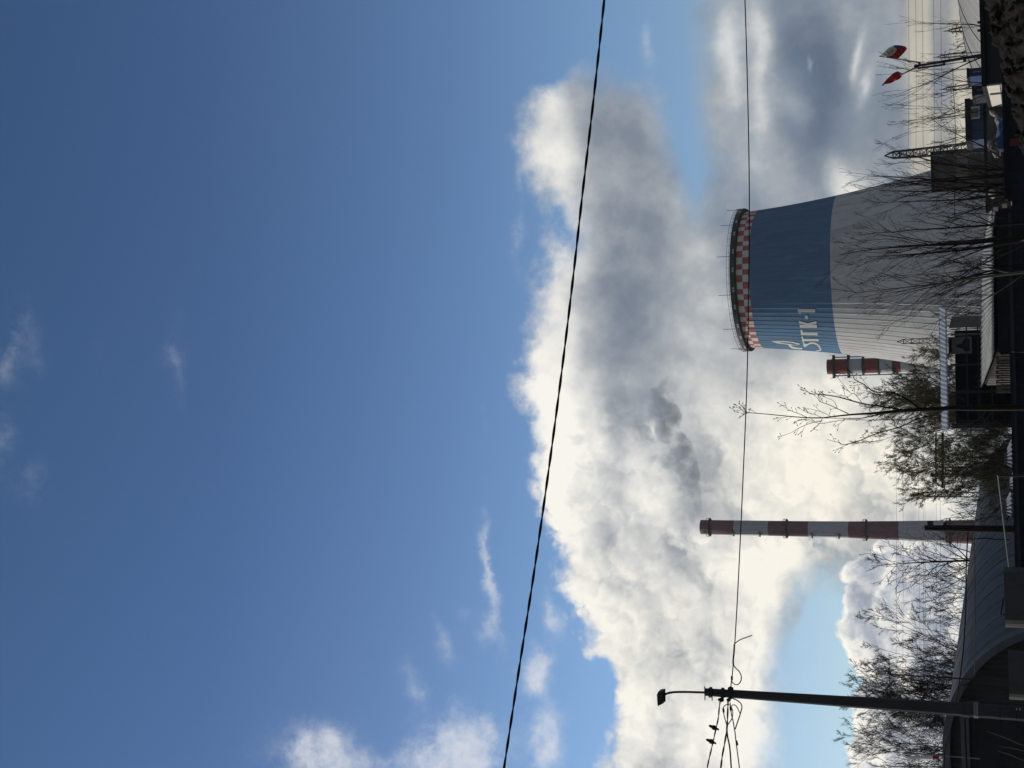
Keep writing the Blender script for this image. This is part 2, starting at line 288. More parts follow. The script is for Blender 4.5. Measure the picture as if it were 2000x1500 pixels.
# ================================================================== helpers for the objects
class MB:
    "collects simple shapes in world coordinates; build() links them as one mesh object"
    def __init__(s): s.v = []; s.f = []; s.mi = []; s.cur = 0
    def add(s, vs, fs):
        o = len(s.v); s.v += [tuple(p) for p in vs]
        for f in fs: s.f.append([i+o for i in f]); s.mi.append(s.cur)
        return s
    def box(s, c, size, rz=0.0, rx=0.0, top=1.0):
        hx, hy, hz = size[0]/2, size[1]/2, size[2]/2
        ro = Matrix.Rotation(rz, 3, 'Z') @ Matrix.Rotation(rx, 3, 'X'); c = Vector(c)
        vs = [c + ro @ Vector((x*hx*(top if z > 0 else 1), y*hy*(top if z > 0 else 1), z*hz)) for z in (-1, 1) for x, y in ((-1,-1),(1,-1),(1,1),(-1,1))]
        return s.add(vs, [(3,2,1,0),(4,5,6,7),(0,1,5,4),(1,2,6,5),(2,3,7,6),(3,0,4,7)])
    def bar(s, p, q, w, h=None):
        p, q = Vector(p), Vector(q); h = h or w; d = (q-p).normalized()
        up = Vector((0,0,1)) if abs(d.z) < 0.95 else Vector((0,1,0))
        a = d.cross(up).normalized(); b = a.cross(d)
        vs = [e + a*(x*w/2) + b*(y*h/2) for e in (p, q) for x, y in ((-1,-1),(1,-1),(1,1),(-1,1))]
        return s.add(vs, [(0,1,2,3),(7,6,5,4),(0,4,5,1),(1,5,6,2),(2,6,7,3),(3,7,4,0)])
    def tube(s, pts, rad, n=6, cap=True):
        pts = [Vector(p) for p in pts]; k = len(pts)
        if not isinstance(rad, (list, tuple)): rad = [rad]*k
        if len(rad) != k: rad = [rad[min(int(i*(len(rad)-1)/(k-1)), len(rad)-2)]+(rad[min(int(i*(len(rad)-1)/(k-1)), len(rad)-2)+1]-rad[min(int(i*(len(rad)-1)/(k-1)), len(rad)-2)])*((i*(len(rad)-1)/(k-1))-min(int(i*(len(rad)-1)/(k-1)), len(rad)-2)) for i in range(k)]
        o = len(s.v); a = None
        for i, p in enumerate(pts):
            d = (pts[min(i+1,k-1)]-pts[max(i-1,0)])
            d = d.normalized() if d.length > 1e-9 else Vector((0,0,1))
            if a is None: a = d.orthogonal().normalized()
            else:
                a = a - d*a.dot(d); a = a.normalized() if a.length > 1e-6 else d.orthogonal().normalized()
            b = d.cross(a)
            for j in range(n):
                t = 2*math.pi*j/n
                s.v.append(tuple(p + (a*math.cos(t)+b*math.sin(t))*rad[i]))
        for i in range(k-1):
            for j in range(n):
                s.f.append([o+i*n+j, o+i*n+(j+1)%n, o+(i+1)*n+(j+1)%n, o+(i+1)*n+j]); s.mi.append(s.cur)
        if cap and n > 2:
            s.f.append([o+j for j in range(n)][::-1]); s.mi.append(s.cur)
            s.f.append([o+(k-1)*n+j for j in range(n)]); s.mi.append(s.cur)
        return s
    def lathe(s, prof, n, c, closed=False):
        "prof: (radius, z) list; c: (x, y)"
        vs = [(c[0]+r*math.sin(2*math.pi*j/n), c[1]-r*math.cos(2*math.pi*j/n), z) for r, z in prof for j in range(n)]
        fs = []; k = len(prof)
        for i in range(k if closed else k-1):
            for j in range(n): fs.append((i*n+j, i*n+(j+1)%n, ((i+1)%k)*n+(j+1)%n, ((i+1)%k)*n+j))
        return s.add(vs, fs)
    def slab(s, poly, off):
        "flat outline (world points) given thickness along off"
        off = Vector(off); n = len(poly); a = [Vector(p) for p in poly]
        vs = a + [p+off for p in a]
        return s.add(vs, [tuple(range(n))[::-1], tuple(range(n, 2*n))] + [(i, (i+1)%n, n+(i+1)%n, n+i) for i in range(n)])
    def build(s, name, mats, parent=None, org=None, smooth=False):
        o0 = Vector(org) if org is not None else (ORG[parent.name] if parent else Vector((0,0,0)))
        me = bpy.data.meshes.new(name)
        me.from_pydata([(p[0]-o0.x, p[1]-o0.y, p[2]-o0.z) for p in s.v], [], s.f)
        mats = mats if isinstance(mats, (list, tuple)) else [mats]
        for m_ in mats: me.materials.append(m_)
        if len(mats) > 1: me.polygons.foreach_set('material_index', s.mi)
        if smooth: me.polygons.foreach_set('use_smooth', [True]*len(me.polygons))
        me.update(); ob = bpy.data.objects.new(name, me); COL.objects.link(ob)
        if parent: ob.parent = parent
        else: ob.location = o0
        ORG[ob.name] = o0
        return ob
ORG = {}
def tag(o, label, cat, group=None):
    o['label'] = label; o['category'] = cat
    if group: o['group'] = group
    return o
def thing(name, label, cat, loc=(0,0,0), group=None):
    o = bpy.data.objects.new(name, None); COL.objects.link(o); o.location = loc; o.empty_display_size = 0.2
    ORG[o.name] = Vector(loc)
    return tag(o, label, cat, group)
def copy_thing(o, loc, label):
    "a thing and its parts (and their sub-parts) again at another place"
    c = o.copy(); COL.objects.link(c); c.location = loc; c['label'] = label
    for ch in list(o.children):
        d = ch.copy(); COL.objects.link(d); d.parent = c
        for g in list(ch.children):
            e = g.copy(); COL.objects.link(e); e.parent = d
    return c
def mat(name, col, rough=0.8, metal=0.0, var=0.25, scale=3.0, bump=0.0, stretch=None, tintb=None, spec=0.12, stain=0):
    m_ = bpy.data.materials.new(name); m_.use_nodes = True
    global NT
    NT = m_.node_tree; NT.nodes.clear()
    v = nd('ShaderNodeTexCoord').outputs['Object']
    if stretch: v = VM('MULTIPLY', v, stretch)
    n1 = noise(v, scale, 5, 0.6); n2 = noise(v, scale*7.3, 3, 0.6)
    k = M('MULTIPLY_ADD', n2, 0.4, M('MULTIPLY', n1, 0.6))
    lo = tuple(c*(1-var) for c in (tintb or col))+(1,); hi = tuple(min(1, c*(1+var)) for c in col)+(1,)
    c_ = mixc(sstep(k, 0.3, 0.7), lo, hi)
    if stain:
        sv = VM('MULTIPLY', nd('ShaderNodeTexCoord').outputs['Object'], (1, 1, .045)); s1 = noise(sv, stain, 4, 0.65); s2 = noise(VM('ADD', nd('ShaderNodeTexCoord').outputs['Object'], (40, 3, 9)), stain*.22, 3, .5)
        sk = M('MULTIPLY', sstep(s1, 0.46, 0.66), sstep(s2, 0.38, 0.62))
        c_ = mixc(M('MULTIPLY', sk, 0.42), c_, tuple(x*.45+.012 for x in col)+(1,))
        s3 = sstep(noise(VM('ADD', sv, (7, 1, 5)), stain*1.3, 3, .6), 0.56, 0.72)
        c_ = mixc(M('MULTIPLY', s3, 0.28), c_, tuple(min(.6, x*.7+.16) for x in col)+(1,))
    b = nd('ShaderNodeBsdfPrincipled'); put(b.inputs['Base Color'], c_); b.inputs['Metallic'].default_value = metal
    b.inputs['Specular IOR Level'].default_value = spec
    put(b.inputs['Roughness'], M('MULTIPLY_ADD', M('SUBTRACT', n2, 0.5), 0.3, rough, clamp=True))
    if bump:
        bn = nd('ShaderNodeBump'); bn.inputs['Strength'].default_value = bump; put(bn.inputs['Height'], k); put(b.inputs['Normal'], bn.outputs[0])
    o = nd('ShaderNodeOutputMaterial'); put(o.inputs[0], b.outputs[0])
    return m_
def lin(r, g, b): return (s2l(r), s2l(g), s2l(b))
random.seed(7)
MAT = dict(
  concrete=mat('concrete', (.385,.388,.388), .9, var=.16, scale=.35, stretch=(1,1,.25), stain=.30),
  tower_blue=mat('tower_blue_paint', (.050,.122,.215), .8, var=.18, scale=.12, stretch=(2.5,2.5,.35), stain=.34),
  tower_red=mat('faded_red_paint', (.29,.07,.065), .8, var=.25, scale=.5),
  tower_white=mat('faded_white_paint', (.44,.44,.43), .8, var=.12, scale=.4),
  lettering=mat('lettering_paint', (.40,.40,.39), .8, var=.12, scale=.5),
  dark_steel=mat('dark_steel', (.025,.025,.027), .6, .3, var=.3, scale=2),
  stack_red=mat('stack_red_paint', (.110,.050,.060), .8, var=.3, scale=.3, stretch=(1,1,.3), stain=.5),
  stack_white=mat('stack_white_paint', (.285,.292,.312), .8, var=.18, scale=.3, stretch=(1,1,.3), stain=.5),
  flue_red=mat('flue_red_paint', (.135,.022,.020), .6, var=.25, scale=.5),
  flue_white=mat('flue_white_paint', (.27,.285,.30), .6, var=.12, scale=.5),
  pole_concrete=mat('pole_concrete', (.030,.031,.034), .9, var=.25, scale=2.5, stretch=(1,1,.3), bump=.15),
  black_cable=mat('black_cable', (.004,.004,.004), .9, var=.3, scale=4),
  lamp_grey=mat('lamp_housing', (.020,.021,.023), .5, .2, var=.2, scale=6),
  galv=mat('galvanised_steel', (.14,.145,.15), .5, .5, var=.25, scale=5),
  vault=mat('vault_sheet', (.060,.066,.076), .7, .1, var=.5, scale=1.1, stretch=(.25,2.2,.25)),
  vault_light=mat('vault_sheet_pale', (.20,.20,.198), .7, .05, var=.3, scale=1.0, stretch=(.25,1.6,.25)),
  vault_edge=mat('vault_edge_sheet', (.060,.065,.074), .6, .2, var=.2, scale=1),
  gable=mat('gable_boards', (.030,.032,.033), .9, var=.35, scale=1.4, stretch=(2,2,.3)),
  door_dark=mat('dark_doorway', (.012,.013,.015), .9, var=.3, scale=1),
  shed_dark=mat('shed_dark_metal', (.020,.023,.029), .6, .1, var=.2, scale=1.3),
  panel_white=mat('white_panel', (.46,.445,.40), .8, var=.1, scale=1.5),
  cabin_blue=mat('cabin_blue_paint', (.025,.045,.085), .6, var=.2, scale=1.2),
  frame_white=mat('white_frame', (.30,.31,.33), .6, var=.1, scale=2),
  glass=mat('window_glass', (.03,.028,.025), .15, var=.2, scale=1, spec=.6),
  fence_blue=mat('fence_sheet', (.008,.012,.018), .6, .1, var=.25, scale=.9),
  slate=mat('slate_sheet', (.20,.20,.195), .95, var=.28, scale=1.3, stretch=(1,.6,1)),
  awning=mat('awning_sheet', (.20,.225,.26), .6, var=.15, scale=1.2),
  timber=mat('weathered_timber', (.04,.036,.032), .9, var=.4, scale=3, stretch=(1,1,.3)),
  timber_pale=mat('pale_timber', (.095,.087,.078), .9, var=.3, scale=3),
  interior=mat('dark_interior', (.010,.011,.013), .95, var=.3, scale=1),
  soil=mat('dark_soil', (.0062,.0048,.0038), 1.0, var=.6, scale=2.2, bump=.6),
  bark=mat('bark', (.013,.011,.010), .95, var=.35, scale=4),
  bark_pale=mat('pale_bark', (.07,.064,.058), .95, var=.4, scale=3),
  twig=mat('twigs', (.015,.013,.012), .95, var=.3, scale=3),
  twig_brown=mat('brown_twigs', (.030,.024,.018), .95, var=.3, scale=3),
  twig_olive=mat('olive_twigs', (.050,.045,.024), .95, var=.3, scale=3),
  bud=mat('young_leaves', (.115,.11,.046), .8, var=.4, scale=2),
  ground=mat('ground', (.06,.054,.045), 1.0, var=.4, scale=.4),
  flag_white=mat('flag_white_cloth', (.62,.62,.60), .9, var=.06, scale=2),
  flag_blue=mat('flag_blue_cloth', (.035,.055,.20), .9, var=.1, scale=2),
  flag_red=mat('flag_red_cloth', (.34,.030,.024), .9, var=.12, scale=2),
  emblem=mat('flag_emblem', (.40,.35,.25), .9, var=.25, scale=14),
  emblem_dark=mat('flag_emblem_dark', (.20,.155,.10), .9, var=.3, scale=9),
  sign_red=mat('red_sign', (.08,.020,.020), .6, var=.2, scale=4),
  tarp_blue=mat('blue_tarpaulin', (.02,.035,.09), .5, var=.35, scale=1.4),
  cabinet=mat('cabinet_paint', (.040,.041,.042), .7, var=.22, scale=1.2),
  board=mat('poster_board', (.14,.14,.14), .8, var=.15, scale=1.5),
  block_brown=mat('rough_dark_wall', (.058,.056,.054), .95, var=.4, scale=.7),
  canopy_sheet=mat('canopy_sheet', (.085,.095,.115), .8, var=.2, scale=3),
  sack_cloth=mat('sack_cloth', (.17,.165,.15), .95, var=.25, scale=4),
  bird_dark=mat('dark_feathers', (.014,.013,.014), .8, var=.3, scale=10),
)
# ================================================================== ground
g = MB(); NR = 48
rings = [0, 20, 60, 150, 400, 1200, 4000, 8900]
g.add([(r*math.sin(2*math.pi*j/NR), r*math.cos(2*math.pi*j/NR), 0) for r in rings[1:] for j in range(NR)] + [(0,0,0)], [])
nv = (len(rings)-1)*NR
for j in range(NR): g.f.append([nv, (j+1)%NR, j]); g.mi.append(0)
for i in range(len(rings)-2):
    for j in range(NR): g.f.append([i*NR+j, i*NR+(j+1)%NR, (i+1)*NR+(j+1)%NR, (i+1)*NR+j]); g.mi.append(0)
gr = g.build('ground', MAT['ground']); gr['kind'] = 'structure'

# ================================================================== the cooling tower
TY = 370.0
tp = [(1463,545.5,132),(1530,542.5,138),(1600,539.5,147.5),(1650,537,155.5),(1700,534.5,164.5),(1740,532.7,172),(1772,531,179),(1822,529.5,191.5),(1880,527,206),(1975,523,232)]
TX = at(1600, 539.5, TY).x
tprof = []
for x, c_, hw in tp:
    p = at(x, c_, TY); q = at(x, c_-hw, TY)
    tprof.append((p.z, (q-p).length))
tprof.sort()
if tprof[0][0] > 0: tprof.insert(0, (0.0, tprof[0][1]*1.02))
z_top_shell = at(1437, 546.5, TY-19).z
tprof.append((z_top_shell, tprof[-1][1]*0.992))
def t_rad(z):
    if z <= tprof[0][0]: return tprof[0][1]
    for (z0, r0), (z1, r1) in zip(tprof, tprof[1:]):
        if z <= z1: return r0+(r1-r0)*(z-z0)/(z1-z0)
    return tprof[-1][1]
def t_rad_s(z): return sum(t_rad(z+d) for d in (-4,-2,0,2,4))/5
def on_tower(x, y):
    "angle (0 = towards the camera) and height where a photo pixel meets the shell"
    d = ray(x, y); t = (TY-21)/d.y
    for _ in range(30):
        r = t_rad_s((EYE + d*t).z)
        # solve |p_xy - c| = r along the ray for this height
        a = d.x**2+d.y**2; b = 2*(d.x*(EYE.x-TX)+d.y*(EYE.y-TY)); c_ = (EYE.x-TX)**2+(EYE.y-TY)**2-r*r
        disc = max(b*b-4*a*c_, 0); t = (-b-math.sqrt(disc))/(2*a)
    p = EYE+d*t
    return math.atan2(p.x-TX, -(p.y-TY)), p.z
def tower_pt(a, z, off=0.0):
    r = t_rad_s(z)+off; return Vector((TX+r*math.sin(a), TY-r*math.cos(a), z))
tower = thing('cooling_tower', 'huge grey hyperbolic cooling tower with blue upper band and checkered rim', 'cooling tower', (TX, TY, 0))
z_blue0 = on_tower(1622, 539)[1]; z_blue1 = on_tower(1463, 546)[1]; z_ck1 = on_tower(1450, 546)[1]; z_ck2 = z_ck1+(z_ck1-z_blue1)
mb = MB(); NRIB = 90; SEG = NRIB*4
zs = sorted([z for z in [0.0]+[i*3.2 for i in range(1, 40)] if z < z_ck2-0.5 and min(abs(z-q) for q in (z_blue0, z_blue1, z_ck1)) > 0.7]+[z_blue0, z_blue1, z_ck1, z_ck2])
for z in zs:
    for j in range(SEG):
        a = 2*math.pi*(j//4 + (0, .10, .20, .60)[j % 4])/NRIB; off = 0.085 if j % 4 == 1 else 0.0
        p = tower_pt(a, z, off); mb.v.append(tuple(p))
for i in range(len(zs)-1):
    for j in range(SEG):
        mb.f.append([i*SEG+j, i*SEG+(j+1)%SEG, (i+1)*SEG+(j+1)%SEG, (i+1)*SEG+j])
        zm = (zs[i]+zs[i+1])/2; sq = int(j//(SEG/72)) % 2
        mb.mi.append(0 if zm < z_blue0 else 1 if zm < z_blue1 else (2+(sq)) if zm < z_ck1 else (2+(1-sq)))
mb.build('shell', [MAT['concrete'], MAT['tower_blue'], MAT['tower_red'], MAT['tower_white']], tower)
rt = t_rad_s(z_ck2)
mb = MB(); mb.lathe([(rt-.4, z_ck2-.1), (rt+.2, z_ck2-.15), (rt+1.0, z_ck2+.1), (rt+1.1, z_ck2+.25), (rt+1.1, z_ck2+1.5), (rt+1.0, z_ck2+1.55), (rt+.95, z_ck2+.4), (rt-.4, z_ck2+.35)], 96, (TX, TY), closed=True)
gal = mb.build('rim_gallery', MAT['dark_steel'], tower)
mb = MB()
for j in range(60):                                  # railing above the gallery
    a = 2*math.pi*j/60; r = rt+1.05
    q = Vector((TX+r*math.sin(a), TY-r*math.cos(a), z_ck2+1.3)); mb.bar(q, q+Vector((0,0,1.1)), .07)
for h in (1.8, 2.4): mb.lathe([(rt+1.0, z_ck2+h-.04), (rt+1.1, z_ck2+h-.04), (rt+1.1, z_ck2+h+.04), (rt+1.0, z_ck2+h+.04)], 72, (TX, TY), closed=True)
mb.build('railing', MAT['dark_steel'], tower)
for j in range(24):                                  # pale plates along the gallery
    a = 2*math.pi*(j+.3)/24+random.uniform(-.02, .02); r = rt+1.13; mb = MB()
    c0 = Vector((TX+r*math.sin(a), TY-r*math.cos(a), z_ck2+.6)); t = Vector((math.cos(a), math.sin(a), 0))
    if math.cos(a) < -0.1: continue
    for s_ in (-.38, .38): mb.box(c0+t*s_, (.55, .06, .5), rz=a)
    mb.build('gallery_plate', MAT['frame_white'], gal)
for j in range(12):                                  # lightning rods
    a = 2*math.pi*(j+.5)/12; r = rt+1.0; q = Vector((TX+r*math.sin(a), TY-r*math.cos(a), z_ck2+1.2))
    mb = MB().tube([q, q+Vector((0,0,3.9))], .07, 5); mb.build('lightning_rod', MAT['dark_steel'], tower)
def decal(polys):
    "flat strokes laid on the shell: each polygon (photo pixels) becomes a small fan of patches standing just proud"
    mb = MB()
    for strip in polys:                              # a strip is two matching edges of equal length
        A, B = strip; n = len(A); row = []
        for (pa, pb) in zip(A, B):
            (a0, z0), (a1, z1) = on_tower(*pa), on_tower(*pb)
            row.append([tower_pt(a0+(a1-a0)*k/4, z0+(z1-z0)*k/4, .1) for k in range(5)])
        o = len(mb.v)
        for r_ in row: mb.v += [tuple(p) for p in r_]
        for i in range(n-1):
            for k in range(4): mb.f.append([o+i*5+k, o+i*5+k+1, o+(i+1)*5+k+1, o+(i+1)*5+k]); mb.mi.append(0)
    return mb
def zz(pts): return [(1400+x/7.143, 550+y/7.143) for x, y in pts]
def ln(p, q, n=4): return [(p[0]+(q[0]-p[0])*i/n, p[1]+(q[1]-p[1])*i/n) for i in range(n+1)]
strokes = [
  (ln((1130,380),(1372,384)), ln((1134,425),(1372,430))), (ln((1142,428),(1146,445),2), ln((1178,428),(1184,443),2)),          # 1
  (ln((1232,470),(1270,474),2), ln((1232,518),(1270,522),2)),                                                                # -
  (ln((1158,598),(1396,600)), ln((1160,640),(1398,642))), (ln((1145,545),(1270,580)), ln((1150,580),(1270,606))), (ln((1270,578),(1390,548)), ln((1270,606),(1392,588))),   # K
  (ln((1172,704),(1406,706)), ln((1174,742),(1410,746))), (ln((1168,668),(1172,706),2), ln((1192,668),(1200,706),2)),          # G
  (ln((1186,795),(1420,797)), ln((1188,824),(1422,826))), (ln((1180,762),(1206,862),3), ln((1200,760),(1224,862),3)),          # T
  ([(1206,862),(1208,885),(1216,905)], [(1270,862),(1268,880),(1240,908)]),
  ([(1264,866),(1290,848),(1330,840),(1375,846),(1415,868),(1445,905),(1458,945),(1450,962)], [(1262,890),(1296,870),(1330,862),(1368,868),(1400,886),(1424,912),(1436,940),(1432,962)]),
  ([(1450,950),(1420,966),(1380,968)], [(1432,945),(1412,955),(1384,958)]),
  ([(762,826),(850,836),(950,856),(1020,866),(1080,878),(1130,874)], [(762,830),(850,858),(940,866),(1010,880),(1070,886),(1132,882)]),
  ([(762,826),(850,822),(960,824),(1060,838),(1130,852),(1162,864)], [(764,830),(850,834),(955,842),(1050,852),(1110,866),(1146,876)]),
  ([(990,872),(1010,900),(1040,925),(1100,936),(1190,940)], [(1018,868),(1040,888),(1066,905),(1120,916),(1195,922)]),
]
decal([(zz(a), zz(b)) for a, b in strokes]).build('lettering', MAT['lettering'], tower)

# ================================================================== the tall concrete chimney
CY = 520.0
cb = [(1369.5,1030.7,13.9),(1435,1031.5,14.2),(1502,1032.3,14.6),(1580,1033,15.2),(1658,1034.6,16.2),(1756,1036,18.6),(1847,1037.3,21.5),(1900,1038,23.4),(1980,1039.5,26)]
CX = at(1650, 1034.4, CY).x
cpts = [(at(x, c_, CY).z, (at(x, c_-hw, CY)-at(x, c_, CY)).length) for x, c_, hw in cb]
chim = thing('striped_chimney', 'very tall red and white banded concrete chimney with dark platforms', 'chimney', (CX, CY, 0))
mb = MB(); prof = [(cpts[-1][1]*1.05, 0.0)] if cpts[-1][0] > 0 else []
seq = cpts[::-1]; NC = 40
allp = prof + [(r, z) for z, r in seq if z > 0] + [(cpts[0][1]-.7, cpts[0][0]), (cpts[0][1]-.7, cpts[0][0]-9)]
mb.lathe(allp, NC, (CX, CY))
nb = len(allp)-1; mb.mi = []
for i in range(nb):
    zc = (allp[i][1]+allp[i+1][1])/2
    k = sum(1 for z, r in cpts if z > zc)            # bands counted from the top
    mb.mi += [(0 if k in (0, 1, 3, 5, 7, 8) else 1)]*NC
mb.build('shaft', [MAT['stack_red'], MAT['stack_white']], chim, smooth=True)
def c_rad(z):
    for (z1, r1), (z0, r0) in zip(cpts, cpts[1:]):
        if z >= z0: return r0+(r1-r0)*(z-z0)/(z1-z0)
    return cpts[-1][1]
for x in (1387, 1537, 1692, 1855):
    z = at(x, 1033, CY).z; r = c_rad(z); mb = MB()
    mb.lathe([(r-.1, z-.7), (r+.9, z-.1), (r+.9, z+.15), (r-.1, z+.15)], 28, (CX, CY), closed=True)
    for j in range(16):
        a = 2*math.pi*j/16; q = Vector((CX+(r+.85)*math.sin(a), CY-(r+.85)*math.cos(a), z)); mb.bar(q, q+Vector((0,0,1.2)), .09)
    mb.lathe([(r+.8, z+1.1), (r+.9, z+1.1), (r+.9, z+1.25), (r+.8, z+1.25)], 28, (CX, CY), closed=True)
    mb.build('platform', MAT['dark_steel'], chim)
mb = MB(); la = -0.70                                 # ladder up the lit side
pts = []
for i in range(41):
    z = 8+(cpts[0][0]-9)*i/40; r = c_rad(z)+.22; pts.append((CX+r*math.sin(la), CY-r*math.cos(la), z))
mb.tube(pts, .17, 4)
mb.build('ladder', MAT['dark_steel'], chim)
for x in (1435, 1486, 1588, 1640):
    z = at(x, 1040, CY).z; r = c_rad(z)+.35; mb = MB()
    tt = Vector((math.cos(la), math.sin(la), 0)); c0 = Vector((CX+r*math.sin(la), CY-r*math.cos(la), z)); mb.box(c0, (2.6, .7, .5), rz=la); mb.bar(c0-tt*1.2, c0-tt*1.2+Vector((0,0,1.3)), .1); mb.bar(c0+tt*1.2, c0+tt*1.2+Vector((0,0,1.3)), .1)
    mb.build('ladder_landing', MAT['dark_steel'], chim)

# smoke drifting off the chimney
def smoke_mat():
    global NT
    m_ = bpy.data.materials.new('chimney_smoke'); m_.use_nodes = True; NT = m_.node_tree; NT.nodes.clear()
    v = nd('ShaderNodeTexCoord').outputs['Object']
    n1 = noise(v, 0.16, 4, 0.62)
    at_ = nd('ShaderNodeAttribute'); at_.attribute_name = 'density'
    vol = nd('ShaderNodeVolumePrincipled'); vol.inputs['Color'].default_value = (.52, .60, .74, 1)
    vol.inputs['Density Attribute'].default_value = ''
    put(vol.inputs['Density'], M('MULTIPLY', sstep(n1, 0.40, 0.60), 0.16)); vol.inputs['Anisotropy'].default_value = 0.0
    o = nd('ShaderNodeOutputMaterial'); put(o.inputs['Volume'], vol.outputs[0])
    m_.cycles.volume_step_rate = 1.0
    return m_
SMK = [(1368,1024,5,0),(1366,1014,6,0),(1365,1003,7,0),(1363,993,9,0),(1361,978,11,1),(1356,960,14,2),(1348,930,20,4),(1338,905,24,5),(1332,880,23,6),(1322,860,18,8),(1300,840,22,9),(1306,815,26,10),(1284,795,22,12),(1275,775,16,12),(1312,770,12,13),(1296,750,9,14),(1300,905,11,5)]
sm_bm = bmesh.new()
for (x, y, r, dy) in SMK:
    c0 = at(x, y, CY+dy); rr = r*CY/FPX*1.35
    bmesh.ops.create_icosphere(sm_bm, subdivisions=2, radius=rr, matrix=Matrix.Translation(c0) @ Matrix.Diagonal((1, 1, .85, 1)))
sm_me = bpy.data.meshes.new('smoke_plume'); sm_bm.to_mesh(sm_me); sm_bm.free()
smoke = bpy.data.objects.new('smoke_plume', sm_me); COL.objects.link(smoke)
rmsh = smoke.modifiers.new('skin', 'REMESH'); rmsh.mode = 'VOXEL'; rmsh.voxel_size = 1.6
sm_me.materials.append(smoke_mat())
smoke['kind'] = 'stuff'; smoke['label'] = 'grey smoke drifting away from the tall striped chimney'

# ================================================================== the steel flue stack behind the tower
FY = 435.0
FX = at(1680, 714.6, FY).x
def fz(x): return at(x, 715, FY).z
fr = (at(1680, 700, FY)-at(1680, 714.6, FY)).length
flue = thing('flue_stack', 'short red and white steel flue stack half hidden behind the cooling tower', 'chimney', (FX, FY, 0))
mb = MB()
bands = [(1616,0),(1657,1),(1685.5,0),(1716,1),(1745,0),(1760,1),(1990,1)]
for (x0, k), (x1, _) in zip(bands, bands[1:]):
    mb.cur = k; mb.lathe([(fr, max(fz(x1), 0)), (fr, fz(x0))], 32, (FX, FY))
mb.cur = 0; mb.lathe([(fr, fz(1616)), (fr-.3, fz(1616)), (fr-.3, fz(1616)-3)], 32, (FX, FY))
mb.build('flue', [MAT['flue_red'], MAT['flue_white']], flue, smooth=True)
for x in (1628, 1657, 1685.5, 1716, 1745):
    z = fz(x); mb = MB(); big = x < 1660
    mb.lathe([(fr+.02, z-.45), (fr+(.9 if big else .5), z-.35), (fr+(.9 if big else .5), z+.2), (fr+.02, z+.25)], 32, (FX, FY), closed=True)
    if big:
        for s_ in (-1, 1): mb.box((FX+s_*(fr+1.1), FY, z-.1), (.6, 1.2, .9)); mb.bar((FX+s_*(fr+1.4), FY, z), (FX+s_*(fr+1.4), FY, z+1.3), .1)
    mb.build('collar', MAT['dark_steel'], flue)
for j in range(4):
    a = math.pi/4+math.pi/2*j; r = fr+.75
    for s_ in ((-1, 1) if j == 0 else ()):
        MB().tube([(FX+s_*(fr+.6), FY, 0), (FX+s_*(fr+.6), FY, fz(1628))], .2, 6).build('support_tube', MAT['galv'], flue)
# ================================================================== buildings round the yard
def wall_box(mb, c0, d, length, depth, h, z0=0.0):
    "box whose front-left foot is c0, running along unit vector d; depth goes away on the right-hand normal"
    d = Vector((d[0], d[1], 0)).normalized(); n = Vector((-d.y, d.x, 0))
    p = [Vector((c0[0], c0[1], z0))+d*a+n*b for a, b in ((0,0),(length,0),(length,depth),(0,depth))]
    return mb.add(p+[q+Vector((0,0,h)) for q in p], [(3,2,1,0),(4,5,6,7),(0,1,5,4),(1,2,6,5),(2,3,7,6),(3,0,4,7)])
def vault(mb, c0, axis, length, r, h, t0, t1, n=28, nl=12, thick=.12, corr=0.0):
    "part of a round roof: c0 = foot of the axis at the near gable"
    ax = Vector((axis[0], axis[1], 0)).normalized(); sx = Vector((ax.y, -ax.x, 0))
    def pt(l, t, k=0): return Vector((c0[0], c0[1], 0)) + ax*l + sx*((r+k)*math.sin(t)) + Vector((0, 0, (h+k)*max(math.cos(t), -0.2)))
    o = len(mb.v)
    for k in (0, -thick):
        for i in range(nl+1):
            for j in range(n+1):
                w = corr*math.sin(i*math.pi) if False else (corr if i % 2 else 0)
                mb.v.append(tuple(pt(length*i/nl, t0+(t1-t0)*j/n, k+w)))
    def ix(k, i, j): return o+k*(nl+1)*(n+1)+i*(n+1)+j
    for k in (0, 1):
        for i in range(nl):
            for j in range(n): mb.f.append([ix(k,i,j), ix(k,i,j+1), ix(k,i+1,j+1), ix(k,i+1,j)]); mb.mi.append(0)
    for j in range(n):
        mb.f.append([ix(0,0,j), ix(1,0,j), ix(1,0,j+1), ix(0,0,j+1)]); mb.mi.append(0)
        mb.f.append([ix(0,nl,j), ix(0,nl,j+1), ix(1,nl,j+1), ix(1,nl,j)]); mb.mi.append(0)
    for i in range(nl):
        for j in (0, n): mb.f.append([ix(0,i,j), ix(0,i+1,j), ix(1,i+1,j), ix(1,i,j)]); mb.mi.append(0)
    return pt

# --- the round-roofed hangar on the left
ap = at(1846, 1462, 57.0); far = at(1899, 965, 118.0)
HH = ap.z; hax = Vector((far.x-ap.x, far.y-ap.y, 0)); HL = hax.length; hax.normalize()
HR = 5.6
hc = (ap.x, ap.y)
hang = thing('arched_hangar', 'long dark arched hangar with rounded sheet metal roof behind the street lamp', 'hangar', (ap.x, ap.y, 0))
mb = MB(); hpt = vault(mb, hc, hax, HL, HR, HH, -1.57, 1.57, 30, 46, corr=.025)
mb.build('roof', MAT['vault'], hang, smooth=False)
mb = MB(); vault(mb, (hc[0]-hax.x*.35, hc[1]-hax.y*.35), hax, .75, HR+.12, HH+.10, -1.57, 1.57, 30, 1, .3)
mb.build('roof_edge', MAT['vault_edge'], hang)
mb = MB(); vault(mb, (hc[0]+hax.x*.4, hc[1]+hax.y*.4), hax, HL-.4, HR+.06, HH+.07, -.17, .0, 3, 2, .05)
mb.build('ridge_strip', MAT['galv'], hang)
